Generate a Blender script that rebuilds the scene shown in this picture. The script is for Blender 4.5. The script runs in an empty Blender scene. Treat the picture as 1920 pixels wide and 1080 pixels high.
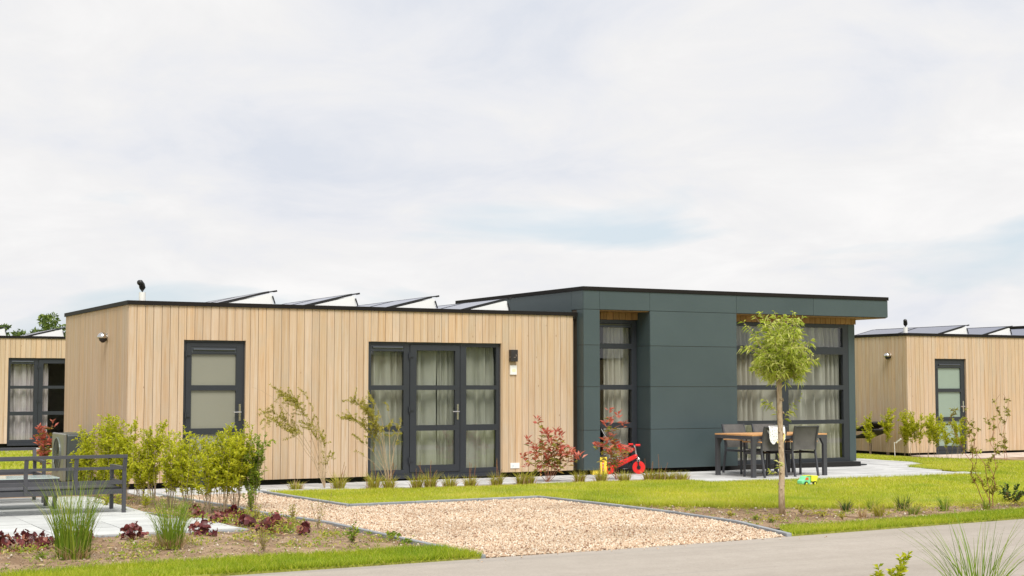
import bpy, bmesh, math, random
import numpy as np
from mathutils import Vector, Matrix
random.seed(7); RNG = np.random.default_rng(11)
PI = math.pi
S = bpy.context.scene; C = S.collection

# ------------------------------------------------------------------ camera
cam_d = bpy.data.cameras.new('camera'); cam = bpy.data.objects.new('camera', cam_d); C.objects.link(cam)
YAW, PITCH = 0.49038, 0.06586
_F = Vector((math.sin(YAW)*math.cos(PITCH), math.cos(YAW)*math.cos(PITCH), math.sin(PITCH)))
_R = Vector((math.cos(YAW), -math.sin(YAW), 0)); _U = _R.cross(_F)
cam.matrix_world = Matrix(((_R.x,_U.x,-_F.x,-5.7017),(_R.y,_U.y,-_F.y,-23.4354),(_R.z,_U.z,-_F.z,1.6),(0,0,0,1)))
cam_d.sensor_width = 36; cam_d.lens = 2798.9/1920*36
cam_d.clip_start = .1; cam_d.clip_end = 3000
S.camera = cam

# ------------------------------------------------------------------ light
SUN_EL, SUN_AZ = math.radians(56), math.radians(-13)       # azimuth measured from -y towards +x
sd = Vector((math.sin(SUN_AZ)*math.cos(SUN_EL), -math.cos(SUN_AZ)*math.cos(SUN_EL), math.sin(SUN_EL)))
sl = bpy.data.lights.new('sun', 'SUN'); so = bpy.data.objects.new('sun', sl); C.objects.link(so)
sl.energy = 3.4; sl.angle = math.radians(32); sl.color = (1, .95, .88)
so.rotation_euler = (-sd).to_track_quat('-Z', 'Y').to_euler(); so.location = (0, -20, 30)
W = bpy.data.worlds.new('World'); S.world = W; W.use_nodes = True
nt = W.node_tree; N = nt.nodes; LK = nt.links
N.clear()
def nd(t, **k):
    n = N.new(t)
    for a, b in k.items(): setattr(n, a, b)
    return n
sky = nd('ShaderNodeTexSky', sky_type='NISHITA'); sky.sun_disc = False
sky.sun_elevation = SUN_EL; sky.sun_rotation = PI - SUN_AZ
sky.air_density = 1.0; sky.dust_density = 2.0; sky.ozone_density = 1.0
STR = .1
tc = nd('ShaderNodeTexCoord'); sep = nd('ShaderNodeSeparateXYZ'); LK.new(tc.outputs['Generated'], sep.inputs[0])
def mth(op, a, b=None):
    n = nd('ShaderNodeMath', operation=op)
    for i, v in enumerate((a, b)):
        if v is None: continue
        if isinstance(v, (int, float)): n.inputs[i].default_value = v
        else: LK.new(v, n.inputs[i])
    return n.outputs[0]
zz = mth('ADD', mth('MAXIMUM', sep.outputs[2], 0.0), .24)
px = mth('DIVIDE', sep.outputs[0], zz); py = mth('DIVIDE', sep.outputs[1], zz)
cmb = nd('ShaderNodeCombineXYZ'); LK.new(px, cmb.inputs[0]); LK.new(py, cmb.inputs[1])
rotm = nd('ShaderNodeMapping'); LK.new(cmb.outputs[0], rotm.inputs[0])
rotm.inputs['Rotation'].default_value = (0, 0, math.radians(28)); rotm.inputs['Scale'].default_value = (.85, .8, 1)
rotm.inputs['Location'].default_value = (7.3, 4.4, 0)
def nz(vec, scale, detail, rough, dist=0):
    n = nd('ShaderNodeTexNoise'); LK.new(vec, n.inputs['Vector'])
    n.inputs['Scale'].default_value = scale; n.inputs['Detail'].default_value = detail
    n.inputs['Roughness'].default_value = rough; n.inputs['Distortion'].default_value = dist
    return n.outputs[0]
def rmp(fac, stops):
    n = nd('ShaderNodeValToRGB'); LK.new(fac, n.inputs[0])
    e = n.color_ramp.elements
    while len(e) < len(stops): e.new(.5)
    for x, (p, c) in zip(e, stops):
        x.position = p; x.color = (*c, 1) if len(c) == 3 else c
    return n.outputs[0]
cl1 = nz(rotm.outputs[0], 1.15, 6, .52, .25)
cl2 = nz(rotm.outputs[0], 3.6, 8, .62, .5)
body = rmp(mth('ADD', mth('MULTIPLY', cl1, .62), mth('MULTIPLY', cl2, .38)),
           [(.36, (.72, .755, .83)), (.45, (.82, .83, .868)), (.52, (.875, .87, .875)), (.62, (.95, .94, .935))])
gap = rmp(nz(rotm.outputs[0], 1.7, 5, .5, .3), [(.34, (0, 0, 0)), (.44, (1, 1, 1))])
def mixc(f, a, b, mode='MIX'):
    n = nd('ShaderNodeMix', data_type='RGBA', blend_type=mode)
    if isinstance(f, (int, float)): n.inputs[0].default_value = f
    else: LK.new(f, n.inputs[0])
    for i, v in ((6, a), (7, b)):
        if isinstance(v, tuple): n.inputs[i].default_value = (*v, 1)
        else: LK.new(v, n.inputs[i])
    return n.outputs[2]
bodyS = mixc(1.0, body, (.825/STR,)*3, 'MULTIPLY')
veil = mixc(.78, sky.outputs[0], (6.3, 6.95, 7.5))
col = mixc(gap, veil, bodyS)
bg = nd('ShaderNodeBackground'); LK.new(col, bg.inputs[0]); bg.inputs[1].default_value = STR
wo = nd('ShaderNodeOutputWorld'); LK.new(bg.outputs[0], wo.inputs[0])
vs = S.view_settings
S.display_settings.display_device = 'sRGB'
vs.view_transform = 'Standard'; vs.look = 'None'; vs.exposure = .3; vs.gamma = 1; vs.use_curve_mapping = False
S.cycles.max_bounces = 8; S.cycles.transparent_max_bounces = 12
S.cycles.use_denoising = True

# ------------------------------------------------------------------ materials
class NT:
    def __init__(s, name):
        s.m = bpy.data.materials.new(name); s.m.use_nodes = True
        s.t = s.m.node_tree; s.t.nodes.clear()
        s.out = s.n('ShaderNodeOutputMaterial')
    def n(s, t, **k):
        x = s.t.nodes.new(t)
        for a, b in k.items(): setattr(x, a, b)
        return x
    def l(s, a, b): s.t.links.new(a, b)
    def put(s, sock, v):
        if isinstance(v, (int, float)): sock.default_value = v
        elif isinstance(v, tuple): sock.default_value = (*v, 1) if len(v) == 3 and sock.type == 'RGBA' else v
        else: s.l(v, sock)
    def noise(s, vec, scale, detail=4, rough=.55, dist=0):
        x = s.n('ShaderNodeTexNoise'); s.l(vec, x.inputs['Vector'])
        x.inputs['Scale'].default_value = scale; x.inputs['Detail'].default_value = detail
        x.inputs['Roughness'].default_value = rough; x.inputs['Distortion'].default_value = dist
        return x.outputs[0]
    def ramp(s, f, stops, interp='LINEAR'):
        x = s.n('ShaderNodeValToRGB'); s.l(f, x.inputs[0]); x.color_ramp.interpolation = interp
        e = x.color_ramp.elements
        while len(e) < len(stops): e.new(.5)
        for q, (p, c) in zip(e, stops):
            q.position = p; q.color = (*c, 1) if len(c) == 3 else c
        return x.outputs[0]
    def mix(s, f, a, b, mode='MIX'):
        x = s.n('ShaderNodeMix', data_type='RGBA', blend_type=mode)
        s.put(x.inputs[0], f); s.put(x.inputs[6], a); s.put(x.inputs[7], b)
        return x.outputs[2]
    def math(s, op, a, b=0.0):
        x = s.n('ShaderNodeMath', operation=op); s.put(x.inputs[0], a); s.put(x.inputs[1], b)
        return x.outputs[0]
    def coords(s, scale=(1, 1, 1), kind='Object', loc=None):
        t = s.n('ShaderNodeTexCoord'); m = s.n('ShaderNodeMapping'); s.l(t.outputs[kind], m.inputs[0])
        m.inputs['Scale'].default_value = scale
        if loc is not None: s.l(loc, m.inputs['Location'])
        return m.outputs[0]
    def bsdf(s, col, rough=.6, metal=0., spec=.5, normal=None):
        b = s.n('ShaderNodeBsdfPrincipled'); s.put(b.inputs['Base Color'], col); s.put(b.inputs['Roughness'], rough)
        b.inputs['Metallic'].default_value = metal; b.inputs['Specular IOR Level'].default_value = spec
        if normal is not None: s.l(normal, b.inputs['Normal'])
        return b
    def bump(s, h, strength=.3, dist=.01):
        b = s.n('ShaderNodeBump'); s.l(h, b.inputs['Height'])
        b.inputs['Strength'].default_value = strength; b.inputs['Distance'].default_value = dist
        return b.outputs[0]
    def done(s, sh): s.l(sh.outputs[0] if hasattr(sh, 'outputs') else sh, s.out.inputs[0]); return s.m

def simple(name, col, rough=.6, metal=0., var=.12, scale=8., bump=0., bscale=60., spec=.5, rnd=0.):
    a = NT(name); co = a.coords()
    lo = tuple(c*(1-var) for c in col); hi = tuple(min(1, c*(1+var)) for c in col)
    c = a.ramp(a.noise(co, scale, 5), [(.3, lo), (.7, hi)])
    if rnd:
        oi = a.n('ShaderNodeObjectInfo'); c = a.mix(1., c, a.ramp(oi.outputs['Random'], [(0, (1-rnd,)*3), (1, (1+rnd,)*3)]), 'MULTIPLY')
    nrm = a.bump(a.noise(co, bscale, 4), bump, .004) if bump else None
    return a.done(a.bsdf(c, rough, metal, spec, nrm))

def wood_clad():
    a = NT('larch_cladding')
    oi = a.n('ShaderNodeObjectInfo'); r = oi.outputs['Random']
    off = a.n('ShaderNodeCombineXYZ'); a.l(a.math('MULTIPLY', r, 37.), off.inputs[0]); a.l(a.math('MULTIPLY', r, 91.), off.inputs[2])
    co = a.coords((1, 1, 1), loc=off.outputs[0])
    st = a.n('ShaderNodeMapping'); a.l(co, st.inputs[0]); st.inputs['Scale'].default_value = (26, 26, .9)
    g1 = a.noise(st.outputs[0], 1., 5, .6, .6)
    st2 = a.n('ShaderNodeMapping'); a.l(co, st2.inputs[0]); st2.inputs['Scale'].default_value = (140, 140, 3.)
    g2 = a.noise(st2.outputs[0], 1., 3, .6, .3)
    base = a.ramp(g1, [(.25, (.59, .485, .37)), (.42, (.56, .435, .31)), (.56, (.54, .395, .26)), (.72, (.47, .31, .175))])
    tint = a.ramp(r, [(0, (.91, .88, .85)), (.2, (1.04, 1.05, 1.09)), (.4, (.95, .94, .90)), (.6, (1.05, 1.0, .93)), (.8, (.99, 1.01, 1.04)), (1, (.90, .89, .86))])
    base = a.mix(1., base, tint, 'MULTIPLY')
    base = a.mix(.5, base, a.ramp(g2, [(.3, (.86, .84, .81)), (.6, (1.03, 1.03, 1.03))]), 'MULTIPLY')
    # weathering, grey blotches and a few small knots
    wz = a.noise(co, 1.6, 5, .6); base = a.mix(a.ramp(wz, [(.5, (0, 0, 0)), (.75, (.45,)*3)]), base, (.43, .38, .30))
    vk = a.n('ShaderNodeTexVoronoi', feature='F1'); mk = a.n('ShaderNodeMapping'); a.l(co, mk.inputs[0]); mk.inputs['Scale'].default_value = (5, 5, 2.2); a.l(mk.outputs[0], vk.inputs['Vector']); vk.inputs['Scale'].default_value = 1.
    base = a.mix(a.ramp(vk.outputs['Distance'], [(.02, (.75,)*3), (.055, (0, 0, 0))]), base, (.22, .11, .05))
    return a.done(a.bsdf(base, a.ramp(g2, [(0, (.6,)*3), (1, (.8,)*3)]), 0, .3, a.bump(g2, .25, .003)))

def strip_wood():  # overhang shade put into the colour: a darker, browner copy of the cladding
    a = NT('overhang_shaded_larch'); oi = a.n('ShaderNodeObjectInfo'); g = a.noise(a.coords((26, 26, 1.2)), 1., 5, .6, .5)
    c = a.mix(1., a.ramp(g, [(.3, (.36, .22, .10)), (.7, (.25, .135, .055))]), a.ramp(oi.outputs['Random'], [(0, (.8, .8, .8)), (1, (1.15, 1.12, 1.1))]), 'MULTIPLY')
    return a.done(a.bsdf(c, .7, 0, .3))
def leafmat(name, stops, trans=.35, rough=.5, patch=None):
    a = NT(name); at = a.n('ShaderNodeAttribute', attribute_name='tint')
    c = a.ramp(at.outputs['Fac'], stops)
    if patch:
        co = a.coords(); c = a.mix(1., c, a.ramp(a.noise(co, patch[0], 4), patch[1]), 'MULTIPLY')
    b = a.bsdf(c, rough, 0, .35); t = a.n('ShaderNodeBsdfTranslucent'); a.l(c, t.inputs[0])
    m = a.n('ShaderNodeMixShader'); m.inputs[0].default_value = trans; a.l(b.outputs[0], m.inputs[1]); a.l(t.outputs[0], m.inputs[2])
    return a.done(m)

def tinted(name, stops, rough=.8, bump=0):
    a = NT(name); at = a.n('ShaderNodeAttribute', attribute_name='tint'); co = a.coords()
    big = a.ramp(a.noise(co, .8, 6, .6, .4), [(.32, (.82, .80, .78)), (.5, (1, 1, 1)), (.7, (1.08, 1.07, 1.05))])
    c = a.mix(.5, a.ramp(at.outputs['Fac'], stops), a.ramp(a.noise(co, 90, 3), [(.3, (.7,)*3), (.7, (1.15,)*3)]), 'MULTIPLY'); c = a.mix(1., c, big, 'MULTIPLY')
    return a.done(a.bsdf(c, rough, 0, .3, a.bump(a.noise(co, 160, 3), .4, .004) if bump else None))

def glassmat():
    a = NT('window_glass'); fr = a.n('ShaderNodeFresnel'); ge = a.n('ShaderNodeNewGeometry'); a.l(a.math('ADD', 1.45, a.math('MULTIPLY', ge.outputs['Backfacing'], 1/1.45-1.45)), fr.inputs[0])
    co = a.coords((.7, .7, .5)); nrm = a.bump(a.noise(co, 1.4, 2), .03, .02)
    tr = a.n('ShaderNodeBsdfTransparent'); tr.inputs[0].default_value = (.93, .95, .94, 1)
    gl = a.n('ShaderNodeBsdfGlossy'); gl.inputs['Roughness'].default_value = .004; a.l(nrm, gl.inputs['Normal'])
    m = a.n('ShaderNodeMixShader'); a.l(a.math('MULTIPLY', a.math('MULTIPLY', fr.outputs[0], 2.7), a.math('SUBTRACT', 1.0, ge.outputs['Backfacing'])), m.inputs[0]); a.l(tr.outputs[0], m.inputs[1]); a.l(gl.outputs[0], m.inputs[2])
    return a.done(m)

def soilmat():
    a = NT('sandy_garden_soil'); co = a.coords(kind='Object')
    n1 = a.noise(co, 1.1, 7, .62, .4); n2 = a.noise(co, 9, 7, .68); n3 = a.noise(co, 70, 4, .6)
    c = a.ramp(n1, [(.3, (.15, .095, .06)), (.45, (.27, .185, .12)), (.6, (.38, .28, .19)), (.75, (.44, .34, .24))])
    c = a.mix(.7, c, a.ramp(n2, [(.3, (.55, .5, .45)), (.5, (.97, .96, .95)), (.7, (1.2, 1.18, 1.15))]), 'MULTIPLY')
    c = a.mix(.6, c, a.ramp(n3, [(.35, (.6, .58, .55)), (.6, (1.1, 1.1, 1.1))]), 'MULTIPLY')
    return a.done(a.bsdf(c, .95, 0, .1, a.bump(n2, .7, .02)))

def roadmat():
    a = NT('pale_road_surface'); co = a.coords()
    big = a.noise(a.coords((.06, .6, 1)), 1.5, 5, .55, .3); fine = a.noise(co, 220, 3, .7); mid = a.noise(co, 3.5, 6, .6)
    c = a.ramp(big, [(.3, (.325, .29, .25)), (.5, (.37, .333, .29)), (.7, (.405, .365, .32))])
    c = a.mix(.5, c, a.ramp(mid, [(.3, (.88, .87, .86)), (.7, (1.08, 1.08, 1.08))]), 'MULTIPLY')
    c = a.mix(.55, c, a.ramp(fine, [(.3, (.7,)*3), (.55, (1.05,)*3), (.75, (1.2,)*3)]), 'MULTIPLY')
    # long faint wheel streaks
    vo = a.n('ShaderNodeTexVoronoi'); a.l(co, vo.inputs['Vector']); vo.inputs['Scale'].default_value = 7
    c = a.mix(a.ramp(vo.outputs['Distance'], [(.05, (.6,)*3), (.11, (0, 0, 0))]), c, (.24, .21, .18))
    c = a.mix(.6, c, a.ramp(a.noise(co, 38, 5, .7), [(.35, (.86,)*3), (.6, (1.04,)*3)]), 'MULTIPLY')
    st = a.noise(a.coords((.035, 2.6, 1)), 1.6, 3, .5, .15)
    c = a.mix(a.ramp(st, [(.56, (0, 0, 0)), (.66, (.42,)*3), (.72, (0, 0, 0))]), c, (.25, .235, .22))
    return a.done(a.bsdf(c, .9, 0, .2, a.bump(fine, .35, .004)))

def slabmat(name='concrete_slab', col=(.47, .48, .48)):
    a = NT(name); co = a.coords(); oi = a.n('ShaderNodeObjectInfo')
    c = a.ramp(a.noise(co, 2.2, 6, .6), [(.3, tuple(x*.86 for x in col)), (.7, tuple(x*1.12 for x in col))])
    c = a.mix(1., c, a.ramp(oi.outputs['Random'], [(0, (.86,)*3), (.5, (1.,)*3), (1, (1.08,)*3)]), 'MULTIPLY')
    c = a.mix(.35, c, a.ramp(a.noise(co, 140, 3), [(.3, (.75,)*3), (.7, (1.1,)*3)]), 'MULTIPLY')
    return a.done(a.bsdf(c, .85, 0, .25, a.bump(a.noise(co, 120, 3), .2, .003)))

def fabricmat(name, col, scale=220):
    a = NT(name); co = a.coords()
    w = a.n('ShaderNodeTexChecker'); a.l(co, w.inputs[0]); w.inputs['Scale'].default_value = scale
    c = a.mix(.5, a.ramp(a.noise(co, 5, 4), [(.3, tuple(x*.8 for x in col)), (.7, tuple(x*1.2 for x in col))]), a.mix(w.outputs['Fac'], (.7, .7, .7), (1.15, 1.15, 1.15)), 'MULTIPLY')
    return a.done(a.bsdf(c, .8, 0, .2, a.bump(w.outputs['Fac'], .2, .002)))

def bark():
    a = NT('willow_bark'); co = a.coords((1, 1, .35))
    n = a.noise(co, 45, 6, .65, .4)
    c = a.ramp(n, [(.3, (.26, .19, .12)), (.5, (.46, .36, .24)), (.7, (.56, .46, .33))])
    return a.done(a.bsdf(c, .9, 0, .2, a.bump(n, .8, .01)))

M = dict(
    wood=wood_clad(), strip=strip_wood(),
    back=simple('dark_batten_board', (.09, .07, .05), .9),
    trim=simple('black_roof_trim', (.014, .012, .011), .6, 0, .1, 3, .1, 40, .15),
    panel=None, frame=None,
    roof=simple('bitumen_roofing', (.05, .05, .05), .95, 0, .2, 3, .4, 60),
    plinth=simple('black_plinth', (.012, .012, .012), .9),
    interior=simple('interior_plaster', (.30, .28, .25), .9),
    glass=glassmat(),
    frost=simple('frosted_glass', (.235, .235, .19), .22, 0, .05, .8, .04, 12, .6),
    steel=simple('brushed_steel', (.62, .60, .57), .22, 1., .06, 4),
    vent=simple('vent_profile_metal', (.10, .11, .125), .28, .7, .05, 3),
    curtain=simple('greige_curtain', (.40, .39, .335), .85, 0, .08, 3, .15, 300, .1),
    curtain_pale=simple('pale_curtain', (.52, .485, .43), .85, 0, .06, 3, .15, 300, .1),
    curtain_pink=simple('pinkish_curtain', (.60, .53, .54), .85, 0, .06, 3, .15, 300, .1),
    white=simple('white_plastic', (.78, .78, .76), .4, 0, .03, 4),
    whitemetal=simple('white_coated_sheet', (.80, .81, .81), .45, 0, .03, 3),
    black=simple('black_plastic', (.015, .015, .016), .4, 0, .1, 8),
    lampbox=simple('dark_lamp_metal', (.028, .024, .024), .45, 0, .1, 8),
    glyph=simple('faint_cut_out', (.30, .24, .20), .6),
    yellowish=simple('pale_yellow_print', (.80, .74, .50), .6), bluep=simple('blue_print', (.35, .55, .65), .6),
    pv=simple('solar_cell_glass', (.05, .055, .10), .12, 0, .1, 1, 0, 1, .9),
    dgrey=simple('anthracite_aluminium', (.070, .071, .080), .45, .25, .08, 5, .05, 200),
    mesh=fabricmat('grey_sling_mesh', (.115, .110, .105)),
    teak=simple('teak_top', (.58, .31, .13), .5, 0, .18, 12, .1, 80),
    tblglass=simple('pale_table_glass', (.55, .66, .64), .1, 0, .03, 2, 0, 1, .8),
    slab=slabmat('concrete_slab', (.50, .505, .505)), slabL=slabmat('terrace_slab_pale', (.50, .515, .505)),
    slab_pink=slabmat('pinkish_slab', (.56, .47, .40)), kerb=simple('kerb_concrete', (.27, .285, .30), .85, 0, .16, 6, .3, 90, .3, .08),
    road=roadmat(), soil=soilmat(),
    ground=simple('grassy_ground', (.28, .31, .05), .95, 0, .3, .6, .4, 40),
    lawnbase=simple('lawn_thatch', (.36, .37, .06), .95, 0, .2, 5, .5, 60),
    gravelbase=simple('gravel_bed', (.42, .32, .22), .95, 0, .3, 30, .6, 80),
    stone=tinted('pink_gravel_stone', [(0, (.20, .11, .07)), (.10, (.38, .24, .15)), (.3, (.53, .385, .265)), (.6, (.59, .46, .33)), (.85, (.65, .55, .42)), (1, (.72, .66, .56))], .8),
    clod=tinted('soil_clods', [(0, (.20, .14, .095)), (.5, (.33, .25, .17)), (.85, (.42, .33, .24)), (1, (.56, .49, .41))], .95),
    grass=leafmat('lawn_grass_blade', [(0, (.24, .31, .02)), (.3, (.42, .48, .03)), (.65, (.55, .57, .06)), (.92, (.64, .62, .12)), (1, (.70, .60, .28))], .45, .6,
                  (.8, [(.3, (.70, .84, .75)), (.48, (.98, 1., 1.)), (.7, (1.12, 1.05, 1.05))])),
    verge=leafmat('verge_grass_blade', [(0, (.14, .23, .01)), (.35, (.29, .39, .015)), (.7, (.44, .50, .03)), (1, (.60, .54, .13))], .42, .6,
                  (1.2, [(.3, (.8, .9, .85)), (.5, (1., 1., 1.)), (.7, (1.15, 1.06, 1.0))])),
    privet=leafmat('yellow_green_leaf', [(0, (.14, .21, .008)), (.3, (.34, .40, .012)), (.65, (.54, .56, .025)), (1, (.70, .68, .06))], .5),
    green=leafmat('fresh_green_leaf', [(0, (.08, .15, .012)), (.5, (.22, .33, .03)), (1, (.42, .48, .06))], .45),
    dkgreen=leafmat('dark_green_leaf', [(0, (.02, .045, .012)), (.6, (.06, .11, .02)), (1, (.13, .17, .04))], .3),
    willow=leafmat('willow_leaf', [(0, (.12, .20, .012)), (.25, (.30, .40, .03)), (.65, (.52, .60, .08)), (1, (.78, .80, .30))], .5),
    olive=leafmat('olive_leaf', [(0, (.20, .19, .02)), (.5, (.42, .39, .045)), (1, (.62, .57, .12))], .5),
    redleaf=leafmat('red_photinia_leaf', [(0, (.14, .19, .03)), (.28, (.33, .30, .05)), (.42, (.46, .20, .09)), (.6, (.55, .14, .09)), (.85, (.62, .17, .13)), (1, (.70, .30, .22))], .4, .4),
    heuch=leafmat('wine_red_leaf', [(0, (.05, .014, .016)), (.45, (.15, .035, .038)), (.75, (.26, .075, .065)), (1, (.38, .17, .10))], .3, .4),
    reed=leafmat('ornamental_grass_blade', [(0, (.08, .16, .012)), (.5, (.20, .31, .025)), (.85, (.36, .43, .05)), (1, (.58, .50, .18))], .4),
    straw=leafmat('dry_straw', [(0, (.34, .22, .10)), (.5, (.50, .36, .19)), (1, (.64, .50, .31))], .2, .8),
    tuft=leafmat('olive_tuft_blade', [(0, (.22, .18, .03)), (.4, (.37, .37, .04)), (.8, (.54, .52, .08)), (1, (.62, .48, .20))], .4),
    twig=simple('dry_twig', (.46, .35, .23), .9, 0, .2, 40), redtwig=simple('red_brown_twig', (.27, .11, .06), .8, 0, .2, 40),
    graytwig=simple('grey_brown_twig', (.30, .23, .15), .9, 0, .25, 40), bark=bark(),
    red=simple('glossy_red_plastic', (.72, .02, .018), .3, 0, .05, 4), yellow=simple('yellow_card', (.86, .66, .06), .5, 0, .05, 6),
    lime=simple('lime_yellow_plastic', (.78, .80, .06), .4), mint=simple('mint_plastic', (.22, .72, .38), .4), orange=simple('orange_plastic', (.72, .14, .03), .4),
    cloth=None, yellowcloth=simple('yellow_cloth', (.82, .66, .20), .8), hp=simple('dark_green_grey_casing', (.05, .064, .062), .4, 0, .1, 4, .05, 60),
    hpface=simple('grey_casing_face', (.17, .175, .145), .35, .1, .12, 4), cushion=simple('charcoal_cushion', (.030, .028, .028), .8),
    teal=simple('teal_rim', (.20, .235, .225), .4, .3), treeleaf=leafmat('tree_leaf', [(0, (.04, .08, .014)), (.5, (.11, .17, .03)), (1, (.24, .30, .07))], .35),
)
def panelmat():
    a = NT('green_grey_facade_panel'); co = a.coords(); oi = a.n('ShaderNodeObjectInfo')
    c = a.ramp(a.noise(co, 1.2, 4), [(.3, (.051, .074, .079)), (.7, (.059, .084, .089))])
    c = a.mix(1., c, a.ramp(oi.outputs['Random'], [(0, (.95,)*3), (1, (1.05,)*3)]), 'MULTIPLY')
    sp = a.n('ShaderNodeTexVoronoi'); a.l(co, sp.inputs['Vector']); sp.inputs['Scale'].default_value = 9
    c = a.mix(a.ramp(sp.outputs['Distance'], [(.02, (.5,)*3), (.04, (0, 0, 0))]), c, (.2, .22, .22))
    return a.done(a.bsdf(c, .42, 0, .45, a.bump(a.noise(co, 400, 2), .08, .001)))
M['panel'] = panelmat()
M['frame'] = simple('anthracite_frame', (.024, .028, .035), .42, 0, .06, 4, .04, 300)
def clothmat():
    a = NT('white_spotted_cloth'); v = a.n('ShaderNodeTexVoronoi'); a.l(a.coords(), v.inputs['Vector']); v.inputs['Scale'].default_value = 38
    c = a.ramp(v.outputs['Distance'], [(.22, (.06, .06, .07)), (.3, (.80, .80, .79))]); return a.done(a.bsdf(c, .85))
M['cloth'] = clothmat()

# ------------------------------------------------------------------ helpers
class MB:
    def __init__(s): s.v = []; s.f = []
    def box(s, x0, x1, y0, y1, z0, z1):
        b = len(s.v)
        s.v += [(x0,y0,z0),(x1,y0,z0),(x1,y1,z0),(x0,y1,z0),(x0,y0,z1),(x1,y0,z1),(x1,y1,z1),(x0,y1,z1)]
        s.f += [tuple(b+i for i in q) for q in ((0,3,2,1),(4,5,6,7),(0,1,5,4),(1,2,6,5),(2,3,7,6),(3,0,4,7))]
        return s
    def bar(s, a, b, w, h, up=(0, 0, 1)):
        a = Vector(a); b = Vector(b); t = (b-a).normalized(); up = Vector(up)
        if abs(t.dot(up)) > .98: up = Vector((0, 1, 0))
        r = t.cross(up).normalized(); u = r.cross(t)
        k = len(s.v)
        for p in (a, b):
            for i, j in ((-1,-1),(1,-1),(1,1),(-1,1)): s.v.append(tuple(p + r*(i*w/2) + u*(j*h/2)))
        s.f += [tuple(k+i for i in q) for q in ((0,3,2,1),(4,5,6,7),(0,1,5,4),(1,2,6,5),(2,3,7,6),(3,0,4,7))]
        return s
    def tube(s, pts, rad, n=6, cap=True):
        pts = [Vector(p) for p in pts]; k = len(s.v); m = len(pts)
        if not hasattr(rad, '__len__'): rad = [rad]*m
        ref = Vector((0, 0, 1))
        if abs((pts[-1]-pts[0]).normalized().dot(ref)) > .9: ref = Vector((1, 0, 0))
        for i, p in enumerate(pts):
            t = (pts[min(i+1, m-1)]-pts[max(i-1, 0)]).normalized()
            r = t.cross(ref).normalized(); u = r.cross(t)
            for j in range(n):
                a = 2*PI*j/n; s.v.append(tuple(p + (r*math.cos(a)+u*math.sin(a))*rad[i]))
        for i in range(m-1):
            for j in range(n):
                a = k+i*n+j; b = k+i*n+(j+1) % n; s.f.append((a, b, b+n, a+n))
        if cap:
            s.f.append(tuple(k+j for j in range(n))[::-1]); s.f.append(tuple(k+(m-1)*n+j for j in range(n)))
        return s
    def lathe(s, prof, c=(0, 0, 0), axis='z', n=20):
        k = len(s.v); c = Vector(c)
        for r, h in prof:
            for j in range(n):
                a = 2*PI*j/n; x, y = r*math.cos(a), r*math.sin(a)
                s.v.append(tuple(c + Vector({'z': (x, y, h), 'x': (h, x, y), 'y': (x, h, y)}[axis])))
        for i in range(len(prof)-1):
            for j in range(n):
                a = k+i*n+j; b = k+i*n+(j+1) % n; s.f.append((a, b, b+n, a+n))
        s.f.append(tuple(k+j for j in range(n))[::-1]); s.f.append(tuple(k+(len(prof)-1)*n+j for j in range(n)))
        return s
    def prism(s, poly, z0, z1):
        k = len(s.v); n = len(poly)
        s.v += [(x, y, z0) for x, y in poly] + [(x, y, z1) for x, y in poly]
        s.f.append(tuple(range(k+n-1, k-1, -1))); s.f.append(tuple(range(k+n, k+2*n)))
        for i in range(n): j = (i+1) % n; s.f.append((k+i, k+j, k+n+j, k+n+i))
        return s
    def extr(s, poly, y0, y1):                       # polygon in x,z extruded in y
        k = len(s.v); n = len(poly)
        s.v += [(x, y0, z) for x, z in poly] + [(x, y1, z) for x, z in poly]
        s.f.append(tuple(range(k, k+n))); s.f.append(tuple(range(k+2*n-1, k+n-1, -1)))
        for i in range(n): j = (i+1) % n; s.f.append((k+j, k+i, k+n+i, k+n+j))
        return s
    def grid(s, x0, x1, z0, z1, y0, y1, holes):      # slab in the x,z plane with rectangular holes
        xs = sorted({x0, x1, *[min(max(h[i], x0), x1) for h in holes for i in (0, 1)]})
        zs = sorted({z0, z1, *[min(max(h[i], z0), z1) for h in holes for i in (2, 3)]})
        idx = {}; solid = {}
        for i in range(len(xs)-1):
            for j in range(len(zs)-1):
                cx, cz = (xs[i]+xs[i+1])/2, (zs[j]+zs[j+1])/2
                solid[i, j] = not any(h[0] < cx < h[1] and h[2] < cz < h[3] for h in holes)
        def vt(i, j, y):
            key = (i, j, y)
            if key not in idx: idx[key] = len(s.v); s.v.append((xs[i], y, zs[j]))
            return idx[key]
        for (i, j), on in solid.items():
            if not on: continue
            s.f.append((vt(i,j,y0), vt(i+1,j,y0), vt(i+1,j+1,y0), vt(i,j+1,y0)))
            s.f.append((vt(i,j,y1), vt(i,j+1,y1), vt(i+1,j+1,y1), vt(i+1,j,y1)))
            if not solid.get((i-1, j)): s.f.append((vt(i,j,y0), vt(i,j+1,y0), vt(i,j+1,y1), vt(i,j,y1)))
            if not solid.get((i+1, j)): s.f.append((vt(i+1,j,y0), vt(i+1,j,y1), vt(i+1,j+1,y1), vt(i+1,j+1,y0)))
            if not solid.get((i, j-1)): s.f.append((vt(i,j,y0), vt(i,j,y1), vt(i+1,j,y1), vt(i+1,j,y0)))
            if not solid.get((i, j+1)): s.f.append((vt(i,j+1,y0), vt(i+1,j+1,y0), vt(i+1,j+1,y1), vt(i,j+1,y1)))
        return s
    def rot90(s):                                     # x,y -> side wall: (x,y) becomes (y,x)
        s.v = [(y, x, z) for x, y, z in s.v]; s.f = [f[::-1] for f in s.f]; return s
    def shift(s, d): s.v = [(x+d[0], y+d[1], z+d[2]) for x, y, z in s.v]; return s
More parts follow.
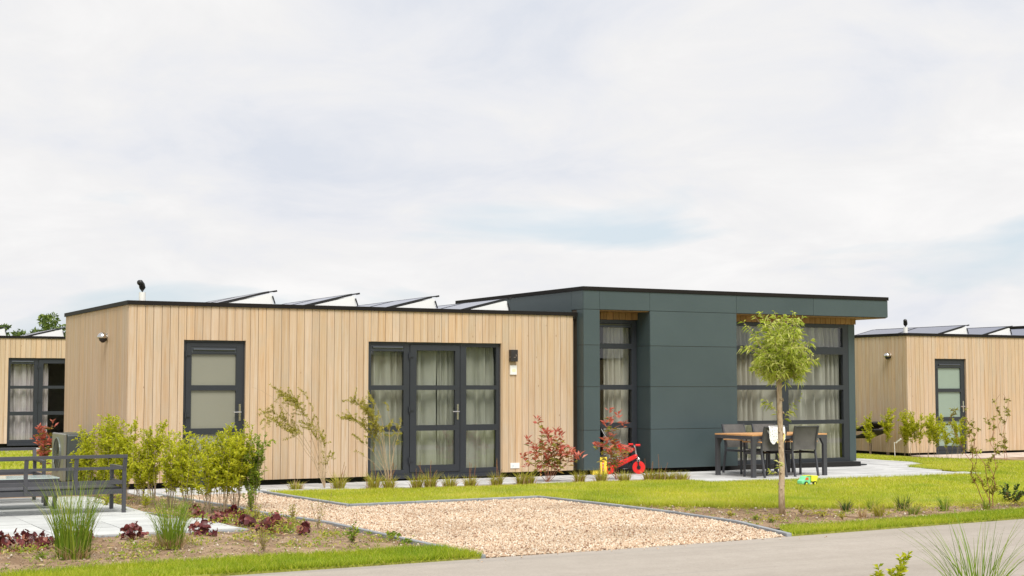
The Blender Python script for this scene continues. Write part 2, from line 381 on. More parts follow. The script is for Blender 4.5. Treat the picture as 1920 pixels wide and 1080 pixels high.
    def build(s, name, m, parent=None, smooth=False, loc=None, kind=None, bevel=0):
        me = bpy.data.meshes.new(name); me.from_pydata(s.v, [], s.f); me.materials.append(m)
        if smooth: me.polygons.foreach_set('use_smooth', [True]*len(me.polygons))
        o = bpy.data.objects.new(name, me); C.objects.link(o)
        if parent: o.parent = parent
        if loc: o.location = loc
        if kind: o['kind'] = kind
        if bevel:
            b = o.modifiers.new('bevel', 'BEVEL'); b.width = bevel; b.segments = 2; b.limit_method = 'ANGLE'
        return o

def tag(o, label, cat, group=None):
    o['label'] = label; o['category'] = cat
    if group: o['group'] = group
    return o
def thing(name, label, cat, loc=(0, 0, 0), rz=0, group=None):
    o = bpy.data.objects.new(name, None); C.objects.link(o); o.location = loc; o.rotation_euler = (0, 0, rz)
    o.empty_display_size = .2
    return tag(o, label, cat, group)
def copy_tree(o, parent=None):
    c = o.copy(); C.objects.link(c); c.parent = parent
    for ch in KIDS.get(o.name, []) : pass
    for ch in list(o.children): copy_tree(ch, c)
    return c
KIDS = {}
def dup(o, label, loc, rz=None, group=None):
    c = copy_tree(o); c['label'] = label; c.location = loc
    if rz is not None: c.rotation_euler = (0, 0, rz)
    if group: c['group'] = group
    return c
def npmesh(name, V, F, m, parent=None, tint=None, kind=None, smooth=False):
    """V (n,3) array, F (m,k) array of equal sized faces, tint per face"""
    me = bpy.data.meshes.new(name); k = F.shape[1]
    me.vertices.add(len(V)); me.vertices.foreach_set('co', np.ascontiguousarray(V, np.float32).ravel())
    me.loops.add(F.size); me.loops.foreach_set('vertex_index', np.ascontiguousarray(F, np.int32).ravel())
    me.polygons.add(len(F)); me.polygons.foreach_set('loop_start', np.arange(0, F.size, k, dtype=np.int32))
    if smooth: me.polygons.foreach_set('use_smooth', np.ones(len(F), bool))
    me.update(calc_edges=True)
    if tint is not None:
        at = me.attributes.new('tint', 'FLOAT', 'FACE'); at.data.foreach_set('value', np.ascontiguousarray(tint, np.float32))
    me.materials.append(m); o = bpy.data.objects.new(name, me); C.objects.link(o)
    if parent: o.parent = parent
    if kind: o['kind'] = kind
    return o
def unit(a): return a/np.maximum(np.linalg.norm(a, axis=-1, keepdims=True), 1e-9)
def leaves(P, D, Lg, Wd, up=None, fold=.25, droop=.0):
    """leaf = two quads... base, left, tip, right; returns V,F with 2 triangles folded along the midrib plus tip droop"""
    n = len(P); D = unit(D)
    if up is None: up = RNG.normal(size=(n, 3))*.6 + np.array([0, 0, 1.])
    side = unit(np.cross(D, up)); nrm = np.cross(side, D)
    Lg = np.broadcast_to(np.asarray(Lg, float).reshape(-1, 1), (n, 1)); Wd = np.broadcast_to(np.asarray(Wd, float).reshape(-1, 1), (n, 1))
    mid = P + D*Lg*.45
    tip = P + D*Lg - np.array([0, 0, 1.])*Lg*droop
    l = mid + side*Wd*.5 + nrm*Wd*fold; r = mid - side*Wd*.5 + nrm*Wd*fold
    V = np.stack([P, l, tip, r], 1).reshape(-1, 3); b = np.arange(n)[:, None]*4
    F = np.concatenate([b+np.array([[0, 2, 1]]), b+np.array([[0, 3, 2]])], 1).reshape(-1, 3)
    return V, F
def blades(P, H, Wd, lean, curl=.5, seg=1):
    """grass blades: triangle (seg=1) or quad+triangle strips as triangles"""
    n = len(P); a = RNG.uniform(0, 2*PI, n); s = np.stack([np.cos(a), np.sin(a), np.zeros(n)], 1)
    H = np.broadcast_to(np.asarray(H, float), (n,))[:, None]; Wd = np.broadcast_to(np.asarray(Wd, float), (n,))[:, None]
    z = np.array([0, 0, 1.])
    if seg == 1:
        V = np.stack([P-s*Wd/2, P+s*Wd/2, P+z*H+lean*H], 1).reshape(-1, 3)
        return V, np.arange(3*n).reshape(-1, 3)
    rows = []
    for i in range(seg+1):
        t = i/seg; c = P + z*H*(t-curl*t*t*.5*np.linalg.norm(lean, axis=1, keepdims=True)) + lean*H*t*t
        w = Wd*(1-t**1.5*.95)
        rows += [c-s*w/2, c+s*w/2]
    V = np.stack(rows, 1).reshape(-1, 3); k = 2*(seg+1); b = np.arange(n)[:, None]*k
    F = np.concatenate([b+np.array([[2*i, 2*i+1, 2*i+3, 2*i+2]]) for i in range(seg)], 1).reshape(-1, 4)
    return V, F
def inpoly(x, y, poly):
    r = np.zeros(len(x), bool); n = len(poly)
    for i in range(n):
        x0, y0 = poly[i]; x1, y1 = poly[(i+1) % n]
        c = ((y0 > y) != (y1 > y)); r ^= c & (x < (x1-x0)*(y-y0)/((y1-y0) if y1 != y0 else 1e-9)+x0)
    return r
def scatter(poly, dens):
    p = np.array(poly); lo = p.min(0); hi = p.max(0); n = int((hi-lo).prod()*dens)
    x = RNG.uniform(lo[0], hi[0], n); y = RNG.uniform(lo[1], hi[1], n); k = inpoly(x, y, poly)
    return np.stack([x[k], y[k], np.zeros(k.sum())], 1)
def fbm(x, y, seed=0):
    g = np.random.default_rng(seed); h = np.zeros_like(x)
    for o in range(5):
        f = 1.3*1.9**o; amp = .5**o
        for _ in range(3):
            a = g.uniform(0, 2*PI); h += amp*np.sin(f*(x*math.cos(a)+y*math.sin(a))*2+g.uniform(0, 7))/3
    return h

# ------------------------------------------------------------------ setting: ground, road, beds, lawns
def structure(o): o['kind'] = 'structure'; return o
structure(MB().prism([(-700, -700), (700, -700), (700, 900), (-700, 900)], -.5, -.06).build('ground', M['ground']))
ROAD_TOP = [(-60, -11.6), (-8, -11.05), (-1.92, -10.9), (.63, -10.78), (3, -10.62), (4.56, -10.5), (8.5, -10.13), (16, -9.3), (60, -4.4)]
structure(MB().prism([(-60, -15.2), (8, -14.6), (60, -9.4)] + ROAD_TOP[::-1], -.055, -.018).build('road', M['road']))
def soilbed(name, x0, x1, y0, y1, step, seed, z=-.03):
    xs = np.arange(x0, x1+step, step); ys = np.arange(y0, y1+step, step); X, Y = np.meshgrid(xs, ys)
    h = fbm(X, Y, seed)*.009 + fbm(X*3.1, Y*3.1, seed+1)*.011 + RNG.normal(0, .003, X.shape)
    V = np.stack([X.ravel(), Y.ravel(), np.clip(z+h.ravel()+.008, -.05, -.004)], 1); nx = len(xs); ny = len(ys)
    i = np.arange(nx-1)[None, :]+np.arange(ny-1)[:, None]*nx; i = i.ravel()
    return structure(npmesh(name, V, np.stack([i, i+1, i+1+nx, i+nx], 1), M['soil'], smooth=True))
soilbed('garden_soil', -9, .74, -10.6, 3.6, .07, 3)
soilbed('garden_soil', 5.08, 24, -10.0, -5.6, .07, 9)
soilbed('garden_soil', -9, 2.4, 3.6, 6.2, .14, 5)
structure(MB().prism([(1.9, -2.4), (9.2, -2.4), (9.2, -1.4), (1.7, -1.3)], -.05, -.012).build('garden_soil', M['soil']))
structure(MB().prism([(18.0, -1.2), (24, -1.2), (24, 2.2), (19, 2.2), (18.6, 4.8), (18.0, 4.8)], -.058, -.034).build('garden_soil', M['soil']))

GRAVEL = [(.80, -10.72), (2.03, -10.72), (3.66, -10.6), (4.56, -10.48), (4.98, -9.0), (5.08, -7.5), (4.86, -4.45), (1.86, -4.62), (1.66, -1.9), (1.66, -1.02), (.14, -1.02), (.5, -3.9), (.53, -5.03), (.77, -6.73)]
structure(MB().prism(GRAVEL, -.05, -.028).build('gravel_drive', M['gravelbase']))
def stones(poly, dens, rmin, rmax, mat, name, z=-.018, trange=(0, 1)):
    P = scatter(poly, dens); n = len(P); P[:, 2] = z + RNG.uniform(-.006, .008, n)
    base = np.array([(1,0,0),(-1,0,0),(0,1,0),(0,-1,0),(0,0,1),(0,0,-1),(.6,.6,.55),(-.6,-.6,.55),(.6,-.6,-.5),(-.6,.6,-.5)])
    base = base[:6]
    F0 = np.array([(0,2,4),(2,1,4),(1,3,4),(3,0,4),(2,0,5),(1,2,5),(3,1,5),(0,3,5)])
    r = RNG.uniform(rmin, rmax, (n, 1, 1)); sc = RNG.uniform(.6, 1.25, (n, 1, 3)); sc[:, :, 2] *= .75
    v = base[None]*sc*r*RNG.uniform(.75, 1.25, (n, 6, 1)) + RNG.normal(0, .12, (n, 6, 3))*r
    a = RNG.uniform(0, 2*PI, n); ca, sa = np.cos(a)[:, None], np.sin(a)[:, None]
    til = RNG.uniform(-.7, .7, (n, 1))
    x = v[..., 0]*ca-v[..., 1]*sa; y = v[..., 0]*sa+v[..., 1]*ca; zc = v[..., 2]+v[..., 0]*til
    V = np.stack([x, y, zc], 2)+P[:, None]
    F = (np.arange(n)[:, None, None]*6+F0[None]).reshape(-1, 3)
    t = np.repeat(RNG.uniform(*trange, n), 8)
    return npmesh(name, V.reshape(-1, 3), F, mat, tint=t, kind='stuff')
stones(GRAVEL, 3300, .009, .021, M['stone'], 'gravel')
stones([(.3, -11.05), (5.2, -10.75), (4.7, -10.5), (.8, -10.72)], 22, .008, .016, M['stone'], 'gravel', -.012)
stones([(.45, -5), (.66, -6.7), (.68, -9.8), (.5, -9.8), (.4, -6.7), (.3, -5)], 45, .008, .017, M['stone'], 'gravel', -.008); stones([(5.1, -6), (5.14, -9.3), (5.35, -9.3), (5.3, -6.2)], 50, .008, .017, M['stone'], 'gravel', -.008)
BEDL = [(-9, -10.3), (-3.5, -10.1), (.74, -9.95), (.7, -6.7), (.45, -5), (.4, -3.9), (.05, -1.0), (-.3, -.9), (-1.2, -1.0), (-.9, -3.9), (-.4, -7.05), (-9, -7.05)]
BEDRT = [(5.05, -9.75), (5.1, -6.1), (6.2, -7.1), (7.34, -7.85), (8.28, -8.3), (10.5, -8.3), (24, -8.0), (24, -8.2), (9.72, -9.25), (7.65, -9.55)]
stones(BEDL, 260, .004, .012, M['clod'], 'soil_crumbs', -.014, (.2, .7))
stones(BEDRT, 260, .004, .013, M['clod'], 'soil_crumbs', -.014, (.2, .7))
stones(BEDL, 12, .008, .024, M['clod'], 'soil_pebbles', -.006, (.9, 1))
stones(BEDRT, 12, .008, .024, M['clod'], 'soil_pebbles', -.006, (.9, 1))

LAWN = [(1.78, -1.5), (3, -1.65), (4, -1.98), (5.6, -2.04), (7.3, -1.92), (8.4, -2.1), (9.02, -2.3), (9.05, -3.22), (11.7, -3.22), (15.0, -3.3), (15.02, -2.9), (15.3, -.85), (16.4, -.2), (16.85, .75), (16.75, 2.5), (16.75, 6), (18.1, 6), (18.15, 2.4), (18.45, 1.6), (18.85, .3), (19.4, -.9), (24, -1.0),
        (24, -8.0), (10.5, -8.3), (8.28, -8.3), (7.34, -7.82), (6.2, -7.1), (5.2, -6.05), (5.1, -5.2), (4.97, -4.35), (1.96, -4.5), (1.86, -4.3)]
structure(MB().prism(LAWN, -.055, 0).build('lawn', M['lawnbase']))
VL = [(-9, -11.1), (-1.92, -10.87), (.735, -10.76), (.745, -9.98), (.32, -9.92), (-.31, -9.98), (-1.08, -9.95), (-1.9, -9.93), (-2.7, -10.02), (-3.5, -10.18), (-9, -10.6)]
VR = [(4.64, -10.46), (8.5, -10.1), (16, -9.28), (24, -8.4), (24, -7.7), (13, -8.75), (9.72, -9.3), (7.65, -9.62), (5.77, -9.84), (5.02, -9.8)]
for P_ in (VL, VR): structure(MB().prism(P_, -.055, -.004).build('grass_verge', M['lawnbase']))
def lawn_grass(poly, dens, hmin, hmax, wd, mat, name, lean=.45, z=0.):
    P = scatter(poly, dens); n = len(P); P[:, 2] = z
    h = RNG.uniform(hmin, hmax, n)*(1+.25*fbm(P[:, 0]*1.5, P[:, 1]*1.5, 4))
    V, F = blades(P, h, wd*RNG.uniform(.6, 1.3, n), RNG.normal(0, lean, (n, 3))*np.array([1, 1, 0]))
    t = np.clip(RNG.normal(.5, .2, n)+.15*fbm(P[:, 0]*.8, P[:, 1]*.8, 8), 0, 1); t[RNG.random(n) < .05] = 1
    return npmesh(name, V, F, mat, tint=t, kind='stuff')
NEAR = [p for p in LAWN[:7]] + [(9.05, -2.9), (10, -2.9), (10, -8.3)] + LAWN[24:]
FAR = [(10, -2.9)] + LAWN[8:24] + [(10, -8.3)]
lawn_grass(NEAR, 3600, .022, .047, .008, M['grass'], 'lawn_grass')
lawn_grass(FAR, 1700, .022, .048, .013, M['grass'], 'lawn_grass')
lawn_grass(VL, 8000, .025, .06, .007, M['verge'], 'verge_grass', .5)
lawn_grass(VR, 5500, .024, .055, .008, M['verge'], 'verge_grass', .5)
lawn_grass([(-8, 5.8), (2.2, 5.8), (2.2, 16.3), (-8, 16.3)], 420, .03, .07, .025, M['grass'], 'lawn_grass', .45, -.05)
def edge_fringe(pts, dens, mat, name, wid=.06, hm=.1):
    out = []
    for a, b in zip(pts, pts[1:]):
        a = np.array(a); b = np.array(b); L = np.linalg.norm(b-a); n = int(L*dens)
        t = RNG.uniform(0, 1, (n, 1)); nn = np.array([-(b-a)[1], (b-a)[0]])/L
        out.append(a+(b-a)*t+nn*RNG.normal(0, wid*.4, (n, 1)))
    P = np.concatenate(out); P = np.concatenate([P, np.zeros((len(P), 1))], 1); n = len(P)
    V, F = blades(P, RNG.uniform(.04, hm, n), .007*RNG.uniform(.7, 1.3, n), RNG.normal(0, .6, (n, 3))*np.array([1, 1, 0]))
    return npmesh(name, V, F, mat, tint=np.clip(RNG.normal(.45, .22, n), 0, 1), kind='stuff')
edge_fringe(LAWN[24:29], 500, M['grass'], 'lawn_edge_grass'); edge_fringe(VL[3:], 600, M['verge'], 'verge_edge_grass', .12, .07)
edge_fringe([VL[1], VL[2]], 500, M['verge'], 'verge_edge_grass', .04, .07); edge_fringe(VR[4:], 500, M['verge'], 'verge_edge_grass', .12, .06); edge_fringe(VR[:3], 400, M['verge'], 'verge_edge_grass', .04, .06)
edge_fringe(LAWN[7:14], 300, M['grass'], 'lawn_edge_grass', .05, .07)
# paving: each slab its own part of its terrace or path
def paving(name, x0, x1, y0, y1, sx, sy, mat, top, keep=None, stagger=True):
    base = structure(MB().box(x0+.02, x1-.02, y0+.02, y1-.02, -.055, top-.03).build(name, M['soil']))
    base.location = (0, 0, 0)
    if keep: base.data.clear_geometry(); base.data.from_pydata(*(lambda b: (b.v, [], b.f))(MB().prism(keep, -.055, top-.03)))
    nx = int(math.ceil((x1-x0)/sx))+1; ny = int(math.ceil((y1-y0)/sy)); cache = {}
    for j in range(ny):
        for i in range(-1, nx):
            a = x0+i*sx+(sx/2 if stagger and j % 2 else 0); b = a+sx; c = y0+j*sy; d = min(c+sy, y1)
            a, b = max(a, x0), min(b, x1)
            if b-a < .05: continue
            if keep:
                cx, cy = np.array([(a+b)/2]), np.array([(c+d)/2])
                if not inpoly(cx, cy, keep)[0]: continue
            g = .004; w, h = round(b-a, 4), round(d-c, 4)
            if (w, h) not in cache:
                cache[w, h] = MB().box(-w/2+g, w/2-g, -h/2+g, h/2-g, -.05, 0).build('paving_slab', mat, base)
                o = cache[w, h]
            else:
                o = cache[w, h].copy(); C.objects.link(o); o.parent = base
            o.location = ((a+b)/2, (c+d)/2, top+random.uniform(-.003, .003))
            o.rotation_euler = (random.uniform(-.002, .002), random.uniform(-.002, .002), 0)
    return base
paving('path', -.15, 9.1, -1.56, -.06, .6, .42, M['slab'], .004)
TERR = [(9.1, -3.16), (15.02, -3.22), (15.02, -2.7), (15.3, -.85), (16.4, -.2), (16.8, .72), (16.7, 2.5), (15.0, 2.5), (14.9, .1), (9.1, -.06)]
paving('terrace', 9.1, 16.8, -3.16, 2.5, .6, .6, M['slab'], .006, TERR, True)
TERL = [(-6.4, -7.0), (-.42, -7.06), (-.63, -5.24), (-.9, -3.88), (-1.06, -2.12), (-1.16, -1.1), (-6.4, -1.1)]
paving('terrace', -6.4, -.4, -7.0, -1.1, .8, .8, M['slabL'], .004, TERL, False)
def kerb(pts, w=.06, top=.014, name='kerb'):
    root = None
    for a, b in zip(pts, pts[1:]):
        a = Vector((*a, 0)); b = Vector((*b, 0)); n = max(1, round((b-a).length)); 
        for i in range(n):
            p = a.lerp(b, (i+.004)/n); q = a.lerp(b, (i+.996)/n)
            m = MB().bar((p.x, p.y, top-.05), (q.x, q.y, top-.05), w, .1)
            if root is None:
                root = structure(MB().bar((p.x, p.y, -.08), (q.x, q.y, -.08), w*.8, .03).build(name, M['kerb']))
            m.build('kerb_stone', M['kerb'], root, bevel=.008)
kerb([(.14, -1.05), (.47, -3.9), (.5, -5.03), (.74, -6.73), (.77, -10.74)])
kerb([(1.72, -1.2), (1.74, -1.9), (1.9, -4.52), (4.9, -4.38), (5.06, -6.2), (5.1, -7.5), (5.02, -9.0), (4.6, -10.5)], .06, .02)
kerb([(-6.4, -7.05), (-.36, -7.1)], .05, .002); kerb([(-.36, -7.1), (-.58, -5.24), (-.86, -3.88), (-1.02, -2.12), (-1.12, -1.1)], .05, .002)

# ------------------------------------------------------------------ house
PITCH_P = .1325
def planks(root, axis, a0, a1, z0, z1, holes=(), pos=0., name='plank', thick=.022, mat='wood'):
    """vertical boards; axis 'x' -> facing -y at y=pos, axis 'y' -> facing -x at x=pos"""
    n = round((a1-a0)/PITCH_P); p = (a1-a0)/n
    for i in range(n):
        u0, u1 = a0+i*p+.0028, a0+(i+1)*p-.0028
        segs = [(u0, u1, z0, z1)]
        for h in holes:
            new = []
            for s in segs:
                if s[1] <= h[0] or s[0] >= h[1]: new.append(s); continue
                if s[0] < h[0]: new.append((s[0], h[0], s[2], s[3]))
                if s[1] > h[1]: new.append((h[1], s[1], s[2], s[3]))
                if s[3] > h[3]: new.append((max(s[0], h[0]), min(s[1], h[1]), h[3], s[3]))
            segs = new
        for s in segs:
            if s[1]-s[0] < .012: continue
            d = random.uniform(0, .0025); m = MB()
            c = .0035                                  # eased edges
            prof = [(s[0], pos+thick), (s[0], pos+d+c), (s[0]+c, pos+d), (s[1]-c, pos+d), (s[1], pos+d+c), (s[1], pos+thick)]
            m.prism(prof[::-1] if axis == 'x' else prof[::-1], s[2]+random.uniform(0, .003), s[3])
            if axis == 'y': m.rot90()
            m.build(name, M[mat], root)
def curtain(root, x0, x1, z0, z1, y, mat, amp=.035, per=.13, name='curtain', seed=0):
    g = random.Random(seed); n = int((x1-x0)/.0125); pts = []
    ph = 0; 
    for i in range(n+1):
        x = x0+(x1-x0)*i/n; ph += 2*PI*(x1-x0)/n/per*(1+.55*math.sin(x*5.3+seed)+.3*math.sin(x*13.1+2*seed))
        pts.append((x, ph))
    zs = [z0, z0+(z1-z0)*.3, z0+(z1-z0)*.62, z0+(z1-z0)*.86, z1]; V = []
    for j, z in enumerate(zs):
        k = (1.7, 1.6, 1.5, 1.35, .9)[j]
        for x, p in pts: V.append((x+.012*math.sin(p*.5+j), y+amp*k*(math.sin(p)+.35*math.sin(2.3*p+j*.5)), z))
    m = n+1; F = [(j*m+i, j*m+i+1, (j+1)*m+i+1, (j+1)*m+i) for j in range(len(zs)-1) for i in range(n)]
    b = MB(); b.v = V; b.f = F; return b.build(name, mat, root, smooth=True)
def pane(root, x0, x1, z0, z1, y, mat=None, name='pane'):
    return MB().box(x0-.008, x1+.008, y, y+.008, z0-.008, z1+.008).build(name, mat or M['glass'], root)
def hinge(root, x, y, z):
    m = MB().tube([(x, y, z-.045), (x, y, z+.045)], .016, 8); m.bar((x+.016, y+.004, z), (x+.075, y+.004, z), .03, .05); m.bar((x, y+.01, z-.075), (x, y+.01, z-.045), .02, .014)
    m.build('hinge', M['frame'], root)
def lever(root, x, y, z):
    m = MB().box(x-.017, x+.017, y-.008, y, z-.14, z+.13); m.tube([(x, y, z), (x, y-.05, z)], .01, 8); m.tube([(x+.012, y-.05, z), (x-.115, y-.05, z)], .0105, 8)
    m.build('handle', M['steel'], root, bevel=0)
def slotvent(root, x0, x1, z, y):
    m = MB().box(x0, x1, y, y+.03, z-.045, z+.045); m.tube([(x0+.02, y-.004, z+.006), (x1-.02, y-.004, z+.006)], .026, 10)
    m.build('ventilation_grille', M['vent'], root)

def make_house(label, loc):
    H = thing('house', label, 'house', loc)
    zb, zt = .085, 2.89
    D1 = (.89, 1.91, .0, 2.34); U1 = (4.06, 6.60, .0, 2.36)
    # wooden block: shell behind the boards
    w = MB().grid(.03, 8.10, zb, 2.80, .026, .15, [(D1[0]-.006, D1[1]+.006, 0, D1[3]+.006), (U1[0]-.006, U1[1]+.006, 0, U1[3]+.006)])
    w.box(.026, .15, .1501, 4.72, zb, 2.80); w.box(.1501, 8.10, 4.6, 4.72, zb, 2.80); w.box(.15, 8.1, .1505, 4.599, .06, .10)
    w.box(7.98, 8.1, .1505, 4.599, .101, 2.80); w.box(3.0, 3.1, .1505, 4.599, .101, 2.80)
    w.build('wall', M['back'], H)
    MB().box(.15, 8.1, .16, 4.6, 2.801, 2.85).box(.151, 7.979, 2.6, 2.64, .101, 2.8).build('ceiling', M['interior'], H)
    MB().box(.02, 8.15, .02, 4.74, 2.8505, 2.875).build('roof', M['roof'], H)
    MB().box(.15, 8.12, .14, 4.6, -.05, zb-.004).build('plinth', M['plinth'], H)
    MB().box(-.024, 8.152, -.024, .03, 2.882, 2.948).build('roof_trim', M['trim'], H)
    MB().box(-.024, .03, .0305, 4.76, 2.882, 2.948).build('roof_trim', M['trim'], H)
    MB().box(.0305, 8.152, 4.71, 4.76, 2.8755, 2.948).build('roof_trim', M['trim'], H)
    planks(H, 'x', 0.004, 8.071, zb, zt, [(D1[0], D1[1], 0, D1[3]), (U1[0], U1[1], 0, U1[3])])
    planks(H, 'y', .026, 4.74, zb, zt)
    # reveals of the two openings
    for (a, b, _, t) in (D1, U1):
        r = MB().box(a-.0055, a-.0005, .0225, .12, zb, t).box(b+.0005, b+.0055, .0225, .12, zb, t).box(a, b, .0225, .12, t+.0005, t+.0055)
        r.build('opening_reveal', M['wood'], H)
    # frosted side door
    MB().grid(.892, 1.908, .09, 2.338, .055, .125, [(.935, 1.885, .13, 2.305)]).build('door_frame', M['frame'], H)
    g = [(1.03, 1.765, 2.12-.5, 2.115), (1.03, 1.765, .93, 1.535), (1.03, 1.765, .235, .835)]
    d = MB().grid(.94, 1.88, .135, 2.30, .047, .105, g+[(1.03, 1.765, 2.135, 2.235)]).build('door', M['frame'], H)
    for q in g: pane(d, *q, .078, M['frost'])
    slotvent(d, 1.032, 1.763, 2.185, .055)
    hinge(d, .935, .038, 2.12); hinge(d, .935, .038, 1.14); hinge(d, .935, .038, .35); lever(d, 1.832, .046, 1.185)
    MB().box(.9, 1.9, .03, .12, .03, .0895).build('door_sill', M['frame'], H)
    # glazed unit: side light, door, side light
    f = MB().grid(4.062, 6.598, .09, 2.358, .055, .125, [(4.845, 5.815, .13, 2.325), (4.13, 4.735, .18, .83), (4.13, 4.735, .93, 1.54), (4.13, 4.735, 1.62, 2.20), (4.13, 4.735, 2.215, 2.30),
                                                  (5.93, 6.525, .18, .83), (5.93, 6.525, .935, 1.545), (5.93, 6.525, 1.62, 2.29)])
    f = f.build('window', M['frame'], H)
    for x0, x1, tp in ((4.13, 4.735, 2.20), (5.93, 6.525, 2.29)):
        for z0, z1 in ((.18, .83), (.935, 1.54), (1.62, tp)): pane(f, x0, x1, z0, z1, .085)
    slotvent(f, 4.135, 4.73, 2.257, .06)
    g = [(4.97, 5.71, .25, .84), (4.97, 5.71, .935, 1.54), (4.97, 5.71, 1.62, 2.22)]
    d = MB().grid(4.85, 5.80, .135, 2.318, .042, .105, g).build('door', M['frame'], H)
    for q in g: pane(d, *q, .078)
    for z in (2.13, 1.21, .34): hinge(d, 4.835, .034, z)
    lever(d, 5.757, .041, 1.165)
    MB().box(4.07, 6.59, -.01, .12, .03, .0895).build('door_sill', M['frame'], H)
    curtain(H, 4.1, 4.86, .12, 2.3, .26, M['curtain'], .03, .15, seed=1)
    curtain(H, 4.87, 5.46, .12, 2.3, .25, M['curtain'], .03, .13, seed=2)
    curtain(H, 5.47, 5.83, .12, 2.3, .255, M['curtain'], .028, .12, seed=5)
    curtain(H, 5.84, 6.55, .12, 2.3, .26, M['curtain'], .032, .15, seed=3)
    # things fixed to the wall
    l = MB().box(6.75, 6.885, -.085, 0.0, 2.04, 2.25).build('wall_lamp', M['lampbox'], H, bevel=.004)
    for a0 in (60, 240):
        MB().tube([(6.8175+.033*math.cos(math.radians(a0+k*12)), -.0865, 2.146+.033*math.sin(math.radians(a0+k*12))) for k in range(6)] if a0 == 240 else [(6.8175+.033*math.cos(math.radians(a0-120+k*12)), -.0865, 2.146+.033*math.sin(math.radians(a0-120+k*12))) for k in range(3, 9)], .005, 5).build('ring_mark', M['glyph'], l)
    MB().tube([(6.748, -.05, 2.12), (6.748, -.03, 2.12)], .008, 5).build('ring_mark', M['glyph'], l)
    p = MB().box(6.765, 6.895, -.022, 0.0, 1.81, 1.975).build('wall_plaque', M['white'], H)
    MB().box(6.80, 6.872, -.0235, -.0215, 1.86, 1.91).build('print_patch', M['yellowish'], p)
    p = MB().box(6.775, 6.955, -.012, 0.0, .155, .25).build('number_plate', M['white'], H)
    MB().tube([(6.80, -.013, .19), (6.815, -.013, .215), (6.83, -.013, .20), (6.845, -.013, .22), (6.83, -.013, .185), (6.805, -.013, .18)], .003, 4).box(6.875, 6.885, -.0135, -.012, .175, .185).build('print_patch', M['bluep'], p)
    lm = MB().lathe([(.066, 0), (.066, -.012), (.05, -.016)], (.0, 1.42, 2.41), 'x', 16)
    hemi = [(0.001, .085)]+[(.085*math.sin(math.radians(a)), .085*math.cos(math.radians(a))) for a in range(15, 100, 12)]
    o = lm.build('outdoor_lamp', M['steel'], H)
    cap = MB().lathe([(r, h) for r, h in hemi][::-1]+[], (-.075, 1.42, 2.405), 'z', 20).build('lamp_shade', M['steel'], o, smooth=True)
    MB().lathe([(.072, 0), (.055, -.045), (.02, -.075)], (-.068, 1.42, 2.395), 'z', 16).build('lamp_lens', M['lampbox'], o, smooth=True)
    pi_ = MB().tube([(.3, .35, 2.87), (.3, .35, 3.10)], .052, 14).build('vent_pipe', M['white'], H, smooth=False)
    MB().tube([(.3, .35, 3.10), (.3, .35, 3.17), (.285, .335, 3.225), (.255, .31, 3.255), (.23, .29, 3.25)], [.05, .05, .048, .046, .042], 12).build('pipe_elbow', M['black'], pi_, smooth=True)
    # solar rows on the flat roof
    for xp in (2.50, 4.00, 5.52, 6.98):
        for y0 in (.60, 2.30):
            y1 = y0+1.68; lo = Vector((xp-1.0, 0, 2.925)); hi = Vector((xp, 0, 3.172))
            p = MB().extr([(lo.x, lo.z), (hi.x, hi.z), (hi.x-.006, hi.z+.026), (lo.x-.006, lo.z+.026)], y0+.028, y1-.028).build('solar_panel', M['pv'], H)
            fr = MB()
            for a, b in ((y0, y0+.027), (y1-.027, y1)): fr.extr([(lo.x, lo.z-.004), (hi.x, hi.z-.004), (hi.x-.007, hi.z+.03), (lo.x-.007, lo.z+.03)], a, b)
            for q in (lo, hi): fr.box(q.x-.012, q.x+.012, y0+.0275, y1-.0275, q.z-.004, q.z+.0285)
            fr.build('panel_frame', M['black'], p)
        e = MB().extr([(xp-.99, 2.885), (xp+.10, 2.885), (xp+.045, 3.155), (xp-.0, 3.155), (xp-.96, 2.92)], .606, .616).extr([(xp-.99, 2.885), (xp+.10, 2.885), (xp+.045, 3.155), (xp-.0, 3.155), (xp-.96, 2.92)], 3.96, 3.97)
        e.box(xp+.03, xp+.04, .617, 3.959, 2.885, 3.15); e.build('panel_end_plate', M['whitemetal'], H)
        MB().bar((xp+.075, .6, 3.196), (xp+.135, .6, 3.208), .028, .03).bar((xp+.075, .62, 3.2), (xp+.075, 3.95, 3.2), .02, .02).bar((xp+.055, .59, 3.12), (xp+.10, .59, 2.99), .02, .018).bar((xp-.03, .55, 2.93), (xp+.03, .55, 2.93), .06, .035).build('panel_strut', M['black'], H)
    # dark block -----------------------------------------------------------------
    x0, y0, x1, xe = 8.154, -.227, 15.372, 14.87; yr = .21
    k = MB()
    k.box(x0+.012, 8.488, y0+.012, 4.9, .09, 2.99)
    k.box(9.60, 11.558, y0+.012, .42, .09, 2.99)
    k.box(8.489, 9.599, .155+yr, .42, 2.80, 2.99); k.box(11.559, 14.70, .155+yr, .42, 2.80, 2.99)
    k.box(14.715, xe-.012, yr+.012, 4.9, .09, 2.99); k.box(8.49, 14.71, 4.78, 4.9, .09, 2.99); k.box(8.49, 14.71, .43, 4.77, .05, .085)
    k.build('wall', M['back'], H)
    MB().box(8.49, 14.71, 2.9, 2.94, .09, 2.98).build('partition', M['interior'], H)
    MB().box(x0+.012, x1-.012, y0+.012, 5.02, 2.995, 3.345).build('roof', M['roof'], H)
    MB().box(8.2, 14.8, .0, 4.8, -.05, .088).build('plinth', M['plinth'], H)
    t = .008
    def pf(a, b, c, d, y=y0): MB().box(a+.003, b-.003, y, y+.0115, c+.004, d-.004).build('facade_panel', M['panel'], H)
    def ps(x, a, b, c, d, right=False):
        (MB().box(x-.0115, x, a+.003, b-.003, c+.004, d-.004) if right else MB().box(x, x+.0115, a+.003, b-.003, c+.004, d-.004)).build('facade_panel', M['panel'], H)
